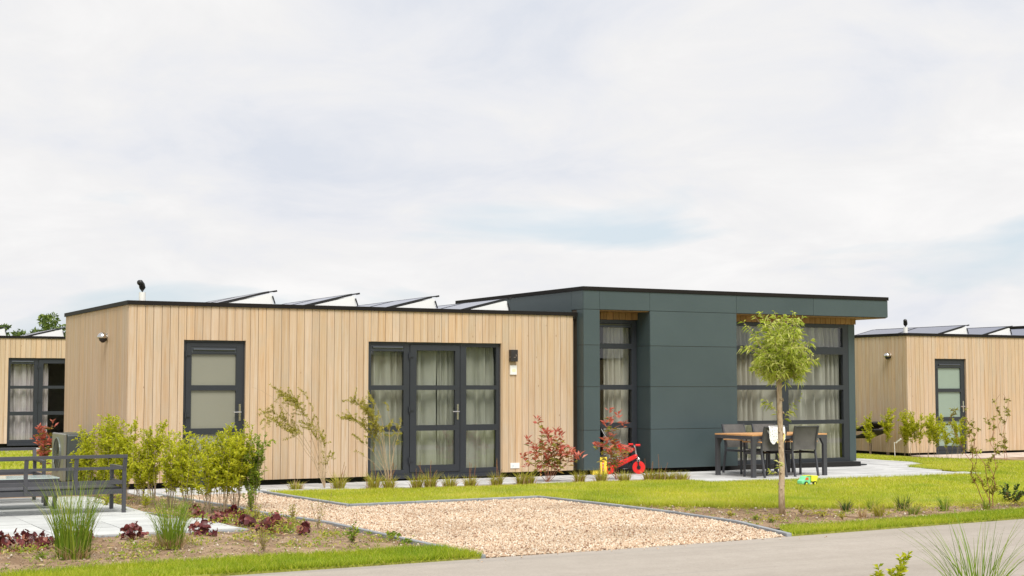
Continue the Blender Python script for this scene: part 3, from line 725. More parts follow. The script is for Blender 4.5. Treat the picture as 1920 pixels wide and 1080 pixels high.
    lv = [.09, .812, 1.595, 2.352, 3.0]
    for a, b in zip([x0, 8.5, 9.59, 11.57, 13.45], [8.5, 9.59, 11.57, 13.45, x1]): pf(a, b, 3.0, 3.345)
    for a, b in zip(lv, lv[1:]):
        pf(x0, 8.5, a, b); pf(9.59, 11.57, a, b); ps(x0, y0+.012, .01, a, b)
        ps(9.588, y0+.012, yr+.1, a, b); ps(8.5, y0+.012, yr+.1, a, b, True); ps(11.57, y0+.012, yr+.1, a, b, True)
    ps(x0, y0+.012, .2, 3.0, 3.345); ps(x0, .2, 2.6, 2.876, 3.345); ps(x0, 2.6, 4.9, 2.876, 3.345)
    ps(x1, y0+.012, 2.4, 3.0, 3.345, True); ps(x1, 2.4, 5.02, 3.0, 3.345, True)
    pf(14.70, xe, .09, 2.86, yr); ps(xe, yr+.012, 4.9, .09, 2.99, True)
    MB().box(x0-.016, x1+.014, y0-.016, y0+.06, 3.346, 3.414).build('roof_trim', M['trim'], H)
    MB().box(x0-.016, x0+.06, y0+.0605, 5.04, 3.346, 3.414).build('roof_trim', M['trim'], H)
    MB().box(x1-.06, x1+.014, y0+.0605, 5.04, 3.346, 3.414).build('roof_trim', M['trim'], H)
    MB().box(x0+.061, x1-.061, 4.98, 5.04, 3.346, 3.414).build('roof_trim', M['trim'], H)
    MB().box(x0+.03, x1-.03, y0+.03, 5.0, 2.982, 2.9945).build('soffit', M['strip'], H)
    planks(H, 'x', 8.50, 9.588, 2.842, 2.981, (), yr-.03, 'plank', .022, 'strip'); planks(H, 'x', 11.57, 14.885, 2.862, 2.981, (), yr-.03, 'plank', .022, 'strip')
    # narrow window in the niche
    g = [(8.62, 9.462, 2.40, 2.70), (8.62, 9.462, 1.63, 2.30), (8.62, 9.462, .93, 1.54), (8.62, 9.462, .17, .83)]
    f = MB().grid(8.50, 9.575, .09, 2.84, yr, yr+.07, g+[(8.62, 9.462, 2.715, 2.785)]).build('window', M['frame'], H)
    for q in g: pane(f, *q, yr+.03)
    slotvent(f, 8.625, 9.457, 2.75, yr+.01)
    curtain(H, 9.0, 9.52, .1, 2.75, yr+.22, M['curtain_pale'], .035, .17, seed=4)
    curtain(H, 8.5, 8.86, .1, 2.75, yr+.23, M['curtain_pale'], .035, .17, seed=8)
    # wide corner window
    g = []
    for a, b in ((11.64, 12.945), (13.15, 14.555)):
        g += [(a, b, 2.395 if a > 12 else 2.40, 2.785), (a, b, 1.625, 2.245), (a, b, .93, 1.535), (a, b, .165, .85)]
    f = MB().grid(11.572, 14.695, .075, 2.858, yr, yr+.07, g).build('window', M['frame'], H)
    for q in g: pane(f, *q, yr+.035)
    curtain(H, 11.58, 13.0, .1, 2.80, yr+.26, M['curtain_pale'], .062, .19, seed=6)
    curtain(H, 13.02, 14.68, .1, 2.80, yr+.26, M['curtain_pale'], .062, .2, seed=7)
    MB().box(11.6, 15.02, yr-.14, yr+.07, .008, .03).build('door_sill', M['frame'], H)
    MB().box(11.6, 14.7, yr+.005, yr+.06, .0305, .0745).build('door_sill', M['black'], H)
    return H

house = make_house('nearest chalet, pale wooden cladding with a dark panelled block at its right', (0, 0, 0))
right_house = dup(house, 'chalet beyond the terrace cut off by the right edge, blue solar panels on its roof', (19.42, 3.60, -.07), group='holiday chalets')
M['frost_blue'] = simple('bluish_frosted_glass', (.26, .33, .28), .22, 0, .05, .8, .04, 12, .6)
for ch in right_house.children_recursive:
    if ch.name.startswith('pane') and ch.data.materials[0] == M['frost']: ch.data = ch.data.copy(); ch.data.materials[0] = M['frost_blue']
left_house = dup(house, 'chalet far behind the garden sofas at the left edge, pinkish curtains in its doors', (-2.858, 17.92, 0), group='holiday chalets')
house['group'] = 'holiday chalets'
for ch in right_house.children:
    if ch.name.startswith('outdoor_lamp'): ch.location.y -= .83
for ch in list(left_house.children):
    if ch.name.startswith('curtain'):
        x = [v.co.x for v in ch.data.vertices]
        if min(x) > 4.8 and max(x) < 5.9: bpy.data.objects.remove(ch)
curtain(left_house, 4.86, 5.13, .12, 2.3, .25, M['curtain_pink'], .03, .11, seed=12)
for ch in left_house.children:
    if ch.name.startswith('curtain'):
        ch.data = ch.data.copy(); ch.data.materials[0] = M['curtain_pink']
# slab strips in front of the neighbours
paving('path', -4, 5.5, 16.4, 17.8, .6, .7, M['slab'], -.03)
paving('path', 18.5, 27.5, 1.7, 3.5, .6, .45, M['slab_pink'], -.03, [(19.4, 3.5), (18.6, 1.8), (19.3, .9), (27.5, .9), (27.5, 3.5)])

# ------------------------------------------------------------------ garden furniture
def make_chair(label, loc, rz):
    t = thing('garden_chair', label, 'chair', loc, rz, 'sling chairs round the teak table')
    for s in (-1, 1):
        MB().bar((s*.25, -.30, 0), (s*.25, -.215, .44), .03, .034).bar((s*.25, -.215, .44), (s*.25, -.235, .62), .03, .034).bar((s*.25, -.235, .62), (s*.25, -.315, .895), .03, .03).build('leg', M['dgrey'], t)
        MB().bar((s*.26, .235, 0), (s*.26, .235, .605), .03, .034).build('leg', M['dgrey'], t)
        MB().bar((s*.26, -.25, .618), (s*.26, .27, .618), .048, .022).build('armrest', M['teak'], t, bevel=.005)
        MB().bar((s*.255, -.21, .42), (s*.255, .235, .42), .024, .04).build('seat_rail', M['dgrey'], t)
    n = 10; V = []; F = []
    for i in range(n+1):
        y = -.2+.45*i/n; z = .43-.016*math.sin(PI*i/n)
        V += [(-.235, y, z), (.235, y, z), (-.235, y, z-.012), (.235, y, z-.012)]
    b = MB(); b.v = V; b.f = [f for i in range(n) for f in ((4*i, 4*i+1, 4*i+5, 4*i+4), (4*i+2, 4*i+6, 4*i+7, 4*i+3))]; b.build('seat', M['mesh'], t)
    V = []
    for i in range(n+1):
        q = i/n; z = .47+.42*q; y = -.222-.085*q**1.3+.022*math.sin(PI*q)
        V += [(-.236, y, z), (.236, y, z), (-.236, y-.01, z), (.236, y-.01, z)]
    b = MB(); b.v = V; b.f = [f for i in range(n) for f in ((4*i+1, 4*i, 4*i+4, 4*i+5), (4*i+2, 4*i+3, 4*i+7, 4*i+6))]; b.build('backrest', M['mesh'], t)
    MB().bar((-.25, -.315, .885), (.25, -.315, .885), .018, .018).build('top_bar', M['dgrey'], t); MB().bar((-.25, .24, .41), (.25, .24, .41), .024, .024).build('seat_rail', M['dgrey'], t)
    return t
chA = make_chair('sling chair behind the willow trunk, with a white spotted cloth over its back', (10.74, -2.12, .006), .05)
dup(chA, 'right-hand sling chair on the near side of the teak table, back turned to the road', (11.47, -2.10, .006), -.04)
dup(chA, 'sling chair at the far side of the teak table beside its left end', (11.12, -1.02, .006), PI+.05)
dup(chA, 'sling chair at the far side of the teak table, partly behind the willow trunk', (11.75, -1.08, .006), PI-.04)
tb = thing('garden_table', 'long garden table with orange teak top and dark metal legs on the terrace', 'table', (11.16, -1.77, .006), .035)
for i in range(7):
    MB().box(-.86, .86, -.53+i*.1514+.003, -.53+(i+1)*.1514-.003, .728, .752).build('table_slat', M['teak'], tb)
m = MB().box(-.86, .86, -.527, -.49, .67, .7275).box(-.86, .86, .49, .527, .67, .7275).box(-.86, -.82, -.489, .489, .67, .7275).box(.82, .86, -.489, .489, .67, .7275); m.build('apron', M['dgrey'], tb)
for sx in (-1, 1):
    for sy in (-1, 1):
        g = MB().extr([(sx*.855, .0), (sx*.775, .0), (sx*.775, .56), (sx*.71, .669), (sx*.855, .669)] if sx < 0 else [(sx*.775, .0), (sx*.855, .0), (sx*.855, .669), (sx*.71, .669), (sx*.775, .56)], sy*.50-.027, sy*.50+.027)
        g.build('leg', M['dgrey'], tb)
# spotted cloth over the chair
V = []; F = []; nu, nv = 10, 12
for j in range(nv+1):
    q = j/nv*2-1
    for i in range(nu+1):
        u = i/nu; x = -.17+.36*u; L = .20 + .12*math.sin(u*PI)+.05*math.sin(u*9)
        z = .905-abs(q)*L*(1 if q < 0 else .5); y = -.315+.022*max(-1, min(1, q*5))+.01*math.sin(u*17)*abs(q)
        V.append((x, y, z))
for j in range(nv):
    for i in range(nu): a = j*(nu+1)+i; F.append((a, a+1, a+nu+2, a+nu+1))
b = MB(); b.v = V; b.f = F
cl = thing('cloth', 'white spotted cloth with yellow end draped over the back of a sling chair', 'cloth', (10.74, -2.12, .006), .05)
b.build('cloth_drape', M['cloth'], cl, smooth=True)
MB().bar((.12, -.352, .77), (.01, -.356, .60), .055, .008, (0, 1, 0)).bar((.15, -.35, .76), (.10, -.358, .57), .05, .008, (0, 1, 0)).build('yellow_tie', M['yellowcloth'], cl)

def make_sofa(label, loc, rz, L=2.42):
    t = thing('garden_sofa', label, 'sofa', loc, rz, 'aluminium garden sofas on the left terrace'); dg = M['dgrey']
    nb = round(L/.61); xs = [-L/2+L*i/nb for i in range(nb+1)]
    for i, x in enumerate(xs):
        end = i in (0, nb)
        m = MB().bar((x, 0, 0 if end else .24), (x, 0, .53), .045, .045).bar((x, 0, .53), (x, -.045, .70), .045, .045)
        m.build('leg' if end else 'back_post', dg, t)
    for x in (xs[0], xs[-1]):
        MB().bar((x, .67, 0), (x, .67, .57), .045, .045).build('leg', dg, t)
        MB().bar((x, .023, .565), (x, .692, .565), .05, .032).build('armrest', dg, t)
        MB().bar((x, .023, .375), (x, .647, .375), .03, .045).build('side_rail', dg, t)
        MB().bar((x, .023, .27), (x, .647, .27), .03, .055).build('side_rail', dg, t)
    MB().bar((-L/2-.022, -.05, .715), (L/2+.022, -.05, .715), .05, .04).build('top_rail', dg, t)
    for z, h, y in ((.565, .034, -.012), (.385, .05, 0), (.27, .06, 0)):
        for a, b in zip(xs, xs[1:]): MB().bar((a+.0235, y, z), (b-.0235, y, z), .032, h).build('back_rail', dg, t)
    MB().bar((-L/2+.023, .67, .27), (L/2-.023, .67, .27), .035, .06).build('seat_rail', dg, t)
    for k in range(7): MB().bar((-L/2+.018, .09+k*.083, .31), (L/2-.018, .09+k*.083, .31), .055, .018).build('seat_slat', dg, t)
    return t
sf = make_sofa('dark grey aluminium garden sofa without cushions, its slatted back towards the road', (-1.06-1.21, -4.28, .004), 0)
dup(sf, 'dark grey aluminium garden sofa at the back of the left terrace, facing the road', (-1.66-1.21, -1.54, .004), PI)
ct = thing('coffee_table', 'low dark coffee table with pale glass top between the two garden sofas', 'table', (-2.30, -3.03, .004))
MB().box(-.62, .62, -.34, .34, .40, .412).build('table_top', M['tblglass'], ct)
MB().box(-.62, .62, -.34, -.30, .33, .3995).box(-.62, .62, .30, .34, .33, .3995).box(-.62, -.58, -.299, .299, .33, .3995).box(.58, .62, -.299, .299, .33, .3995).build('apron', M['dgrey'], ct)
for sx in (-1, 1):
    for sy in (-1, 1): MB().bar((sx*.565, sy*.27, 0), (sx*.59, sy*.31, .3295), .05, .05).build('leg', M['dgrey'], ct)
# heat pump
hp = thing('heat_pump', 'dark grey heat pump cabinet with round fan beside the end wall', 'heat pump', (-.5, 2.17, -.02))
MB().box(.04, .44, 0, 1.0, .03, .82).build('casing', M['hp'], hp, bevel=.03)
MB().box(-.01, .0395, .0, 1.0, .03, .83).build('front_cover', M['hpface'], hp, bevel=.02)
r = MB().lathe([(.29, 0), (.29, -.015), (.272, -.015), (.272, -.002)], (-.011, .55, .47), 'x', 28).build('fan_grille', M['teal'], hp)
gm = MB().lathe([(.268, .0), (.268, -.004)], (-.011, .55, .47), 'x', 28); gm.build('fan_opening', M['black'], hp)
for k in range(10): MB().bar((-.02, .55, .47), (-.02, .55+.27*math.cos(k*PI/5), .47+.27*math.sin(k*PI/5)), .006, .012).build('fan_spoke', M['hp'], r)
MB().box(0, .42, .1, .2, 0, .03).box(0, .42, .8, .9, 0, .03).build('foot', M['black'], hp)
MB().bar((.02, .2, .84), (.4, .1, .85), .03, .02).build('lid_edge', M['hpface'], hp)
# lounger by the right neighbour
lg = thing('sun_lounger', 'dark padded sun lounger with raised back beside the right chalet end wall', 'lounger', (18.88, 4.9, -.05), -PI/2)
MB().bar((-.95, 0, .62), (.35, 0, .60), .62, .06).bar((.35, 0, .60), (1.05, 0, .80), .62, .06, (0, 0, 1)).build('mattress', M['cushion'], lg, bevel=.03)
MB().bar((-.95, 0, .44), (.35, 0, .42), .6, .045).bar((.35, 0, .43), (1.05, 0, .63), .6, .045).build('frame', M['cushion'], lg, bevel=.02)
for x in (-.8, .3):
    for y in (-.25, .25): MB().bar((x, y, 0), (x, y, .40), .04, .04).build('leg', M['cushion'], lg)
gs = tag(MB().bar((18.37, 2.88, .30), (18.40, 2.74, .40), .02, .03).bar((18.36, 2.9, -.05), (18.36, 2.92, .32), .012, .012).build('plant_marker', M['white'], None), 'small white plant marker leaning on a stick before the right chalet wall', 'marker')

# ------------------------------------------------------------------ toys
tk = thing('tricycle', 'bright red child tricycle with push handle parked in the dark niche', 'tricycle', (9.06, -.19, .006), -.6); tk.scale = (.92, .92, .95)
def wheel(x, y, r, w, name='wheel'):
    o = MB().lathe([(r*.72, -w/2), (r, -w/2*.8), (r, w/2*.8), (r*.72, w/2)], (x, y, r), 'y', 18).build(name, M['red'], tk, smooth=False)
    MB().lathe([(r*.32, -w/2-.008), (r*.32, w/2+.008)], (x, y, r), 'y', 10).build('hub', M['black'], o)
wheel(.265, 0, .125, .05); wheel(-.31, -.14, .095, .045); wheel(-.31, .14, .095, .045)
m = MB(); prof = [(-.38, .12), (-.36, .21), (-.18, .22), (.02, .30), (.20, .38), (.25, .36), (.22, .30), (.02, .20), (-.15, .12), (-.22, .09)]
m.extr(prof, -.06, .06); m.build('body', M['red'], tk, bevel=.02)
m = MB().extr([(-.10, .42), (.12, .41), (.17, .45), (.17, .50), (.10, .49), (-.03, .49), (-.09, .58), (-.135, .585), (-.15, .55)], -.11, .11); m.build('seat', M['red'], tk, bevel=.02)
MB().tube([(-.02, 0, .22), (0, 0, .42)], .03, 8).tube([(.265, -.05, .125), (.255, -.05, .27)], .014, 6).tube([(.265, .05, .125), (.255, .05, .27)], .014, 6).tube([(.10, 0, .26), (.05, 0, .10), (-.05, 0, .09)], .016, 6).build('frame', M['black'], tk)
m = MB().tube([(.25, 0, .26), (.21, 0, .40), (.18, 0, .55)], .017, 8).lathe([(.04, 0), (.045, .05), (.02, .08)], (.255, 0, .235), 'z', 12); m.tube([(.17, -.16, .555), (.18, 0, .555), (.17, .16, .555)], .011, 6)
o = m.build('fork', M['steel'], tk)
MB().tube([(.30, -.19, .558), (.21, -.18, .557)], .02, 8).tube([(.06, .19, .558), (.15, .18, .557)], .02, 8).build('grip', M['red'], o)
o = MB().tube([(-.09, 0, .17), (-.16, 0, .33), (-.40, 0, .72), (-.49, 0, .88)], .014, 8).build('push_handle', M['steel'], tk)
MB().tube([(-.475, 0, .86), (-.505, 0, .95)], .02, 8).tube([(-.525, -.07, .985), (-.525, .07, .985)], .024, 8).build('handle_grip', M['black'], o)
MB().bar((-.12, 0, .49), (-.34, 0, .52), .02, .02).build('safety_bar', M['red'], tk)
bg_ = thing('carton', 'tall yellow carton with red upright lettering leaning at the niche corner', 'carton', (8.515, -.16, .006), 0)
MB().box(-.16, .14, -.05, .06, 0, .315).build('box_body', M['yellow'], bg_, bevel=.006)
o = MB().box(.035, .072, -.053, -.0505, .06, .25).build('red_label', M['red'], bg_)
for k in range(6): MB().box(.042, .065, -.0545, -.0531, .072+k*.029, .090+k*.029).build('letter_mark', M['yellow'] if k % 2 else M['white'], o)
MB().box(-.1, .13, -.03, .04, .3155, .345).build('box_flap', M['lampbox'], bg_)
tr = thing('toy_truck', 'small mint green toy truck with lime tipper lying on the lawn edge', 'toy truck', (9.97, -4.23, .0), .1)
MB().extr([(-.17, .03), (.02, .03), (.02, .15), (-.10, .155), (-.13, .10), (-.17, .085)], -.06, .06).build('cab', M['mint'], tr, bevel=.012)
MB().extr([(-.105, .095), (-.03, .095), (-.035, .135), (-.088, .135)], -.0625, .0625).build('cab_window', M['orange'], tr)
MB().extr([(.03, .07), (.14, .05), (.19, .155), (.05, .165), (-.06, .165), (-.06, .155), (.03, .155)], -.065, .065).build('tipper', M['lime'], tr, bevel=.008)
MB().box(-.16, .15, -.045, .045, .02, .045).build('chassis', M['white'], tr)
for x in (-.09, .10):
    for y in (-.065, .065):
        o = MB().lathe([(.036, -.014), (.036, .014)], (x, y, .036), 'y', 14).build('wheel', M['black'], tr); MB().lathe([(.018, -.016), (.018, .016)], (x, y, .036), 'y', 10).build('rim', M['lime'], o)

# ------------------------------------------------------------------ plants
def stem_tree(base, n, hfun, seed):
    pass
def rpath(p, d, L, n, wob, grav=0., g=random):
    pts = [Vector(p)]; d = Vector(d).normalized()
    for i in range(n):
        d = (d + Vector((g.gauss(0, wob), g.gauss(0, wob), g.gauss(0, wob)-grav))).normalized()
        pts.append(pts[-1]+d*(L/n))
    return pts
def leafy(paths, per_m, t0, Lg, Wd, spread, mat, root, name='foliage', droop=.1, upbias=.3, tmean=.5, cluster=None, sd=.22):
    P = []; D = []; 
    for pts in paths:
        A = np.array([tuple(p) for p in pts]); seg = np.linalg.norm(np.diff(A, axis=0), axis=1); L = seg.sum()
        k = max(1, int(L*(1-t0)*per_m)); t = t0+(1-t0)*RNG.uniform(0, 1, k)
        if cluster: t = np.clip(np.round(t*cluster)/cluster+RNG.normal(0, .006, k), 0, 1)
        c = np.concatenate([[0], np.cumsum(seg)])/L; idx = np.clip(np.searchsorted(c, t)-1, 0, len(seg)-1)
        f = ((t-c[idx])/(c[idx+1]-c[idx]+1e-9))[:, None]; pos = A[idx]*(1-f)+A[idx+1]*f; tan = unit(A[idx+1]-A[idx])
        perp = unit(np.cross(tan, RNG.normal(size=(k, 3))))
        P.append(pos); D.append(tan*RNG.uniform(.1, .8, (k, 1))+perp*spread+np.array([0, 0, upbias]))
    P = np.concatenate(P); D = np.concatenate(D); n = len(P)
    V, F = leaves(P, D, Lg*RNG.uniform(.6, 1.25, n), Wd*RNG.uniform(.7, 1.2, n), droop=droop)
    t = np.clip(RNG.normal(tmean, sd, n), 0, 1)
    return npmesh(name, V, F, mat, root, tint=np.repeat(t, 2), kind='stuff')
def stems(paths, r0, r1, mat, root, name='stem', n=4):
    m = MB()
    for pts in paths:
        k = len(pts); m.tube(pts, [r0+(r1-r0)*i/(k-1) for i in range(k)], n, False)
    return m.build(name, mat, root, kind='stuff' if len(paths) > 1 else None)

def privet(label, loc, h, w, seed, dens=1., mat='privet', group='yellow-green hedge shrubs by the left terrace', lf=(.050, .021), bare=.27, nst=13):
    g = random.Random(seed); t = thing('hedge_shrub', label, 'shrub', loc, 0, group); main = []; side = []
    for i in range(nst):
        a = g.uniform(0, 2*PI); b = g.uniform(.01, .05)
        hh = h*g.uniform(.72, 1.0) if i else h
        tgt = Vector((math.cos(a)*w*g.uniform(.2, 1.15), math.sin(a)*w*g.uniform(.2, 1.0), hh))
        p0 = Vector((math.cos(a)*b, math.sin(a)*b, 0)); pts = [p0.lerp(tgt, q/6)+Vector((g.gauss(0, .012), g.gauss(0, .012), 0))*(q > 0) for q in range(7)]
        main.append(pts)
        for _ in range(int(8*dens)):
            q = g.uniform(bare+.05, .9); k = int(q*6); s = pts[k].lerp(pts[k+1], q*6-k) if k < 6 else pts[6]
            aa = g.uniform(0, 2*PI); side.append(rpath(s, (math.cos(aa)*.8, math.sin(aa)*.8, g.uniform(.5, 1.1)), g.uniform(.08, .20)*max(.7, h), 3, .15, 0, g))
    stems(main, .0042, .002, M['graytwig'], t)
    leafy(main, 90*dens, bare, lf[0], lf[1], .9, M[mat], t, droop=.12, tmean=.6)
    leafy(side, 115*dens, 0, lf[0], lf[1], .8, M[mat], t, droop=.12, tmean=.66)
    return t
ORD = ['first', 'second', 'third', 'fourth', 'fifth', 'sixth', 'seventh', 'eighth', 'ninth', 'tenth', 'eleventh', 'twelfth']
HEDGE = [(-0.9, -1.05, 0.78, 0.13), (-0.81, -1.34, 1.05, 0.16), (-0.68, -1.65, 1.22, 0.17), (-0.5, -1.97, 1.18, 0.15), (-0.5, -2.86, 0.90, 0.12), (-0.39, -3.12, 1.15, 0.15), (-0.33, -3.76, 1.03, 0.16), (-0.26, -4.38, 1.1, 0.17), (-0.14, -4.81, 1.01, 0.17), (0.09, -4.75, 1.04, 0.18), (0.36, -4.43, 1.12, 0.19), (.62, -4.35, 1.0, 0.17)]
HL = ['low yellow-green shrub beside the heat pump, leftmost of the hedge row', 'yellow-green shrub just right of the heat pump in the hedge row', 'tallest yellow-green shrub, rising over the sofa back', 'bushy yellow-green shrub in front of the house corner',
      'shortest thin yellow-green shrub just right of the sofa end', 'narrow yellow-green shrub standing against the bare boards left of the frosted door', 'yellow-green shrub with bare lower stems just left of the frosted door', 'yellow-green shrub over the hinge side of the frosted door',
      'yellow-green shrub before the middle of the frosted door', 'full yellow-green shrub below the frosted door handle', 'upright yellow-green shrub at the right jamb of the frosted door', 'darker green shrub at the right-hand end of the hedge row']
for i, (x, y, h, w) in enumerate(HEDGE): privet(HL[i], (x, y, -.02), h, w*(1.3 if i > 5 or i < 4 else 1.05), 100+i, 1.25 if i in (2, 3, 9, 10) else 1.0, 'privet' if i != 11 else 'green', bare=(.2 if i in (2, 3) else .27))
RH = [(18.3, 4.39, 1.12, 0.12), (18.45, 3.81, 1.02, 0.17), (18.6, 3.4, 1.1, 0.13), (18.81, 3.1, 0.9, 0.1), (18.77, 2.86, 1.07, 0.11), (18.8, 2.6, 1.02, 0.11), (18.78, 2.3, 1.0, 0.11), (18.5, 1.7, 0.97, 0.1), (18.38, 1.21, 1.0, 0.15), (18.38, 0.88, 0.93, 0.13)]
RL = ['thin yellow-green shrub close to the dark corner column', 'bushy yellow-green shrub in front of the sun lounger', 'yellow-green shrub over the raised back of the sun lounger', 'short yellow-green shrub beside the white plant marker', 'slim yellow-green shrub against the right chalet end wall near its corner',
      'slim yellow-green shrub right at the corner of the right chalet', 'dense yellow-green shrub just right of the right chalet corner', 'yellow-green shrub at the left jamb of the right chalet door', 'wide yellow-green shrub in front of the right chalet door', 'yellow-green shrub before the handle side of the right chalet door']
for i, (x, y, h, w) in enumerate(RH): privet(RL[i], (x, y, -.05), h*1.04, w*1.5, 200+i, 1.45, 'privet', 'yellow-green shrubs along the right chalet', (.055, .022), .35, 4)

def wispy(label, base, tips, seed, mat='olive', group='arching shrubs blown over by the path', tw='twig', bare=.5, lf=(.036, .013), dens=230):
    """arching thin shrub: tips are (dx, dz, depth) relative to the base"""
    g = random.Random(seed); t = thing('arching_shrub', label, 'shrub', base, 0, group); main = []; side = []
    for dx, dz, dy, leafiness in tips:
        pts = []
        for q in range(9):
            u = q/8; pts.append(Vector((dx*(u**1.25)+g.gauss(0, .012)*(u > 0), dy*u+g.gauss(0, .01)*(u > 0), dz*math.sin(u*PI/2*.95)/math.sin(PI/2*.95))))
        main.append(pts)
        for _ in range(int(17*leafiness)):
            q = g.uniform(bare, .98); k = min(int(q*8), 7); s = pts[k].lerp(pts[k+1], q*8-k); d = (pts[k+1]-pts[k]).normalized()
            side.append(rpath(s, d+Vector((g.gauss(0, .6), g.gauss(0, .5), g.gauss(.1, .5))), g.uniform(.08, .24), 3, .2, .04, g))
    stems(main, .0055, .0018, M[tw], t); 
    if side: stems(side, .002, .001, M[tw], t, 'twig', 3); leafy(side, dens, 0, lf[0], lf[1], .8, M[mat], t, droop=.1, tmean=.5)
    return t
wispy('tall arching shrub bending left over the bare boards between door and glazed unit', (2.86, -1.12, -.01), [(-.72, 1.53, .1, 1.6), (-.60, 1.42, -.1, 1.5), (-.95, 1.22, .15, 1.5), (-1.02, 1.12, 0, 1.4), (-.30, .98, -.1, .7), (.02, .80, .1, .5), (-.42, 1.60, .05, .2), (-.15, 1.2, .1, .15), (-1.2, 1.6, .1, .0), (.1, .5, 0, .4)], 31)
wispy('half-bare shrub with pale stems fanning in front of the left glazed side light', (3.82, -1.5, -.01), [(-.62, 1.38, .1, 1.5), (-.52, 1.28, -.1, 1.5), (-.68, 1.12, .1, 1.3), (-.40, 1.0, 0, .9), (-.30, 1.45, .1, .25), (-.1, 1.30, -.1, .2), (.02, .98, .1, .4), (.17, .95, 0, .5), (-.55, .75, .1, .3), (-.78, .62, -.1, .1), (.22, 1.0, .1, 0), (-.35, 1.2, 0, .6)], 32)

def photinia(label, loc, h, w, seed, nst=9, mat='redleaf', lf=(.135, .044), tips=7):
    g = random.Random(seed); t = thing('photinia_shrub', label, 'shrub', loc, 0, 'red-leaved shrubs'); main = []; P = []; D = []; T = []
    for i in range(nst):
        a = g.uniform(0, 2*PI); rr = w*g.uniform(.15, 1); hh = h*(1-.55*(rr/w)**1.3)*g.uniform(.7, 1.05) if i else h
        tgt = Vector((math.cos(a)*rr, math.sin(a)*rr*.6, hh)); pts = [Vector((0, 0, 0)).lerp(tgt, q/6)+Vector((g.gauss(0, .018), g.gauss(0, .018), .05*math.sin(q/6*PI))) for q in range(7)]
        main.append(pts); br = [pts[-1]]
        for _ in range(2):
            k = g.randint(2, 5); q = rpath(pts[k], (g.gauss(0, 1), g.gauss(0, .7), .7), g.uniform(.10, .22)*h, 3, .2, 0, g); main.append(q); br.append(q[-1])
        for e in br:
            for k in range(tips):
                aa = g.uniform(0, 2*PI); P.append(tuple(e+Vector((g.gauss(0, .012), g.gauss(0, .012), g.uniform(-.09, .01))))); D.append((math.cos(aa)*g.uniform(.4, 1.), math.sin(aa)*g.uniform(.4, 1.), g.uniform(.15, 1.1))); T.append(g.gauss(.76, .13))
        for q in pts[2:-1]:
            for k in range(5): aa = g.uniform(0, 2*PI); P.append(tuple(q+Vector((g.gauss(0, .015), g.gauss(0, .015), g.gauss(0, .03))))); D.append((math.cos(aa), math.sin(aa), g.uniform(-.2, .7))); T.append(g.gauss(.3, .16))
    stems(main, .006, .002, M['redtwig'], t)
    P = np.array(P); D = np.array(D); n = len(P)
    V, F = leaves(P, D, lf[0]*RNG.uniform(.6, 1.2, n), lf[1]*RNG.uniform(.7, 1.2, n), droop=.15)
    npmesh('foliage', V, F, M[mat], t, tint=np.repeat(np.clip(T, 0, 1), 2), kind='stuff')
    return t
photinia('red-leaved photinia shrub in front of the boards left of the dark block', (6.72, -1.45, -.01), 1.08, .62, 41, 11)
photinia('red-leaved photinia shrub in front of the narrow niche window and tricycle', (8.02, -1.5, -.01), 1.22, .44, 45, 7)
photinia('bright red shrub far left behind the heat pump', (-.05, 6.2, -.04), .95, .22, 43, 7)

def tuft(name, label, loc, h, r, n, mat, group, seed, cat='plant', straw=.0, wd=.009, lean=.55, seg=3, curl=.6, base=.35):
    t = thing(name, label, cat, loc, 0, group)
    a = RNG.uniform(0, 2*PI, n); rr = r*base*np.sqrt(RNG.random(n)); P = np.stack([np.cos(a)*rr, np.sin(a)*rr, np.zeros(n)], 1)
    le = np.stack([np.cos(a), np.sin(a), np.zeros(n)], 1)*RNG.uniform(.05, lean, (n, 1))+RNG.normal(0, .12, (n, 3))*np.array([1, 1, 0])
    V, F = blades(P, h*RNG.uniform(.45, 1.08, n), wd*RNG.uniform(.6, 1.2, n), le, curl, seg)
    npmesh('blades', V, F, M[mat], t, tint=np.repeat(np.clip(RNG.normal(.5, .22, n), 0, 1), seg), kind='stuff')
    if straw:
        k = int(n*straw); a = RNG.uniform(0, 2*PI, k); rr = r*.5*np.sqrt(RNG.random(k)); P = np.stack([np.cos(a)*rr, np.sin(a)*rr, np.zeros(k)], 1)
        le = np.stack([np.cos(a), np.sin(a), np.zeros(k)], 1)*RNG.uniform(.3, 1.3, (k, 1))+RNG.normal(0, .3, (k, 3))*np.array([1, 1, 0])
        V, F = blades(P, RNG.uniform(.07, .22, k), wd*1.1, le, .5, 2)
        npmesh('dry_stalks', V, F, M['straw'], t, tint=np.repeat(RNG.random(k), 2), kind='stuff')
    return t
tuft('fountain_grass', 'large clump of tall green ornamental grass with straw base, in front of the sofa', (-2.66, -8.95, -.02), .84, .29, 320, 'reed', 'ornamental grass clumps', 1, 'grass clump', .9, .0095, .36, 5, .5, .55)
tuft('fountain_grass', 'paler clump of ornamental grass with straw base at the right end of the left terrace', (-1.6, -8.45, -.02), .60, .26, 240, 'reed', 'ornamental grass clumps', 2, 'grass clump', 1.0, .0085, .46, 5, .6, .5)
tuft('fountain_grass', 'long-bladed ornamental grass rising from the near roadside at the bottom right corner', (2.25, -15.55, -.05), .86, .40, 120, 'reed', 'ornamental grass clumps', 3, 'grass clump', .3, .0095, .95, 7, .6)
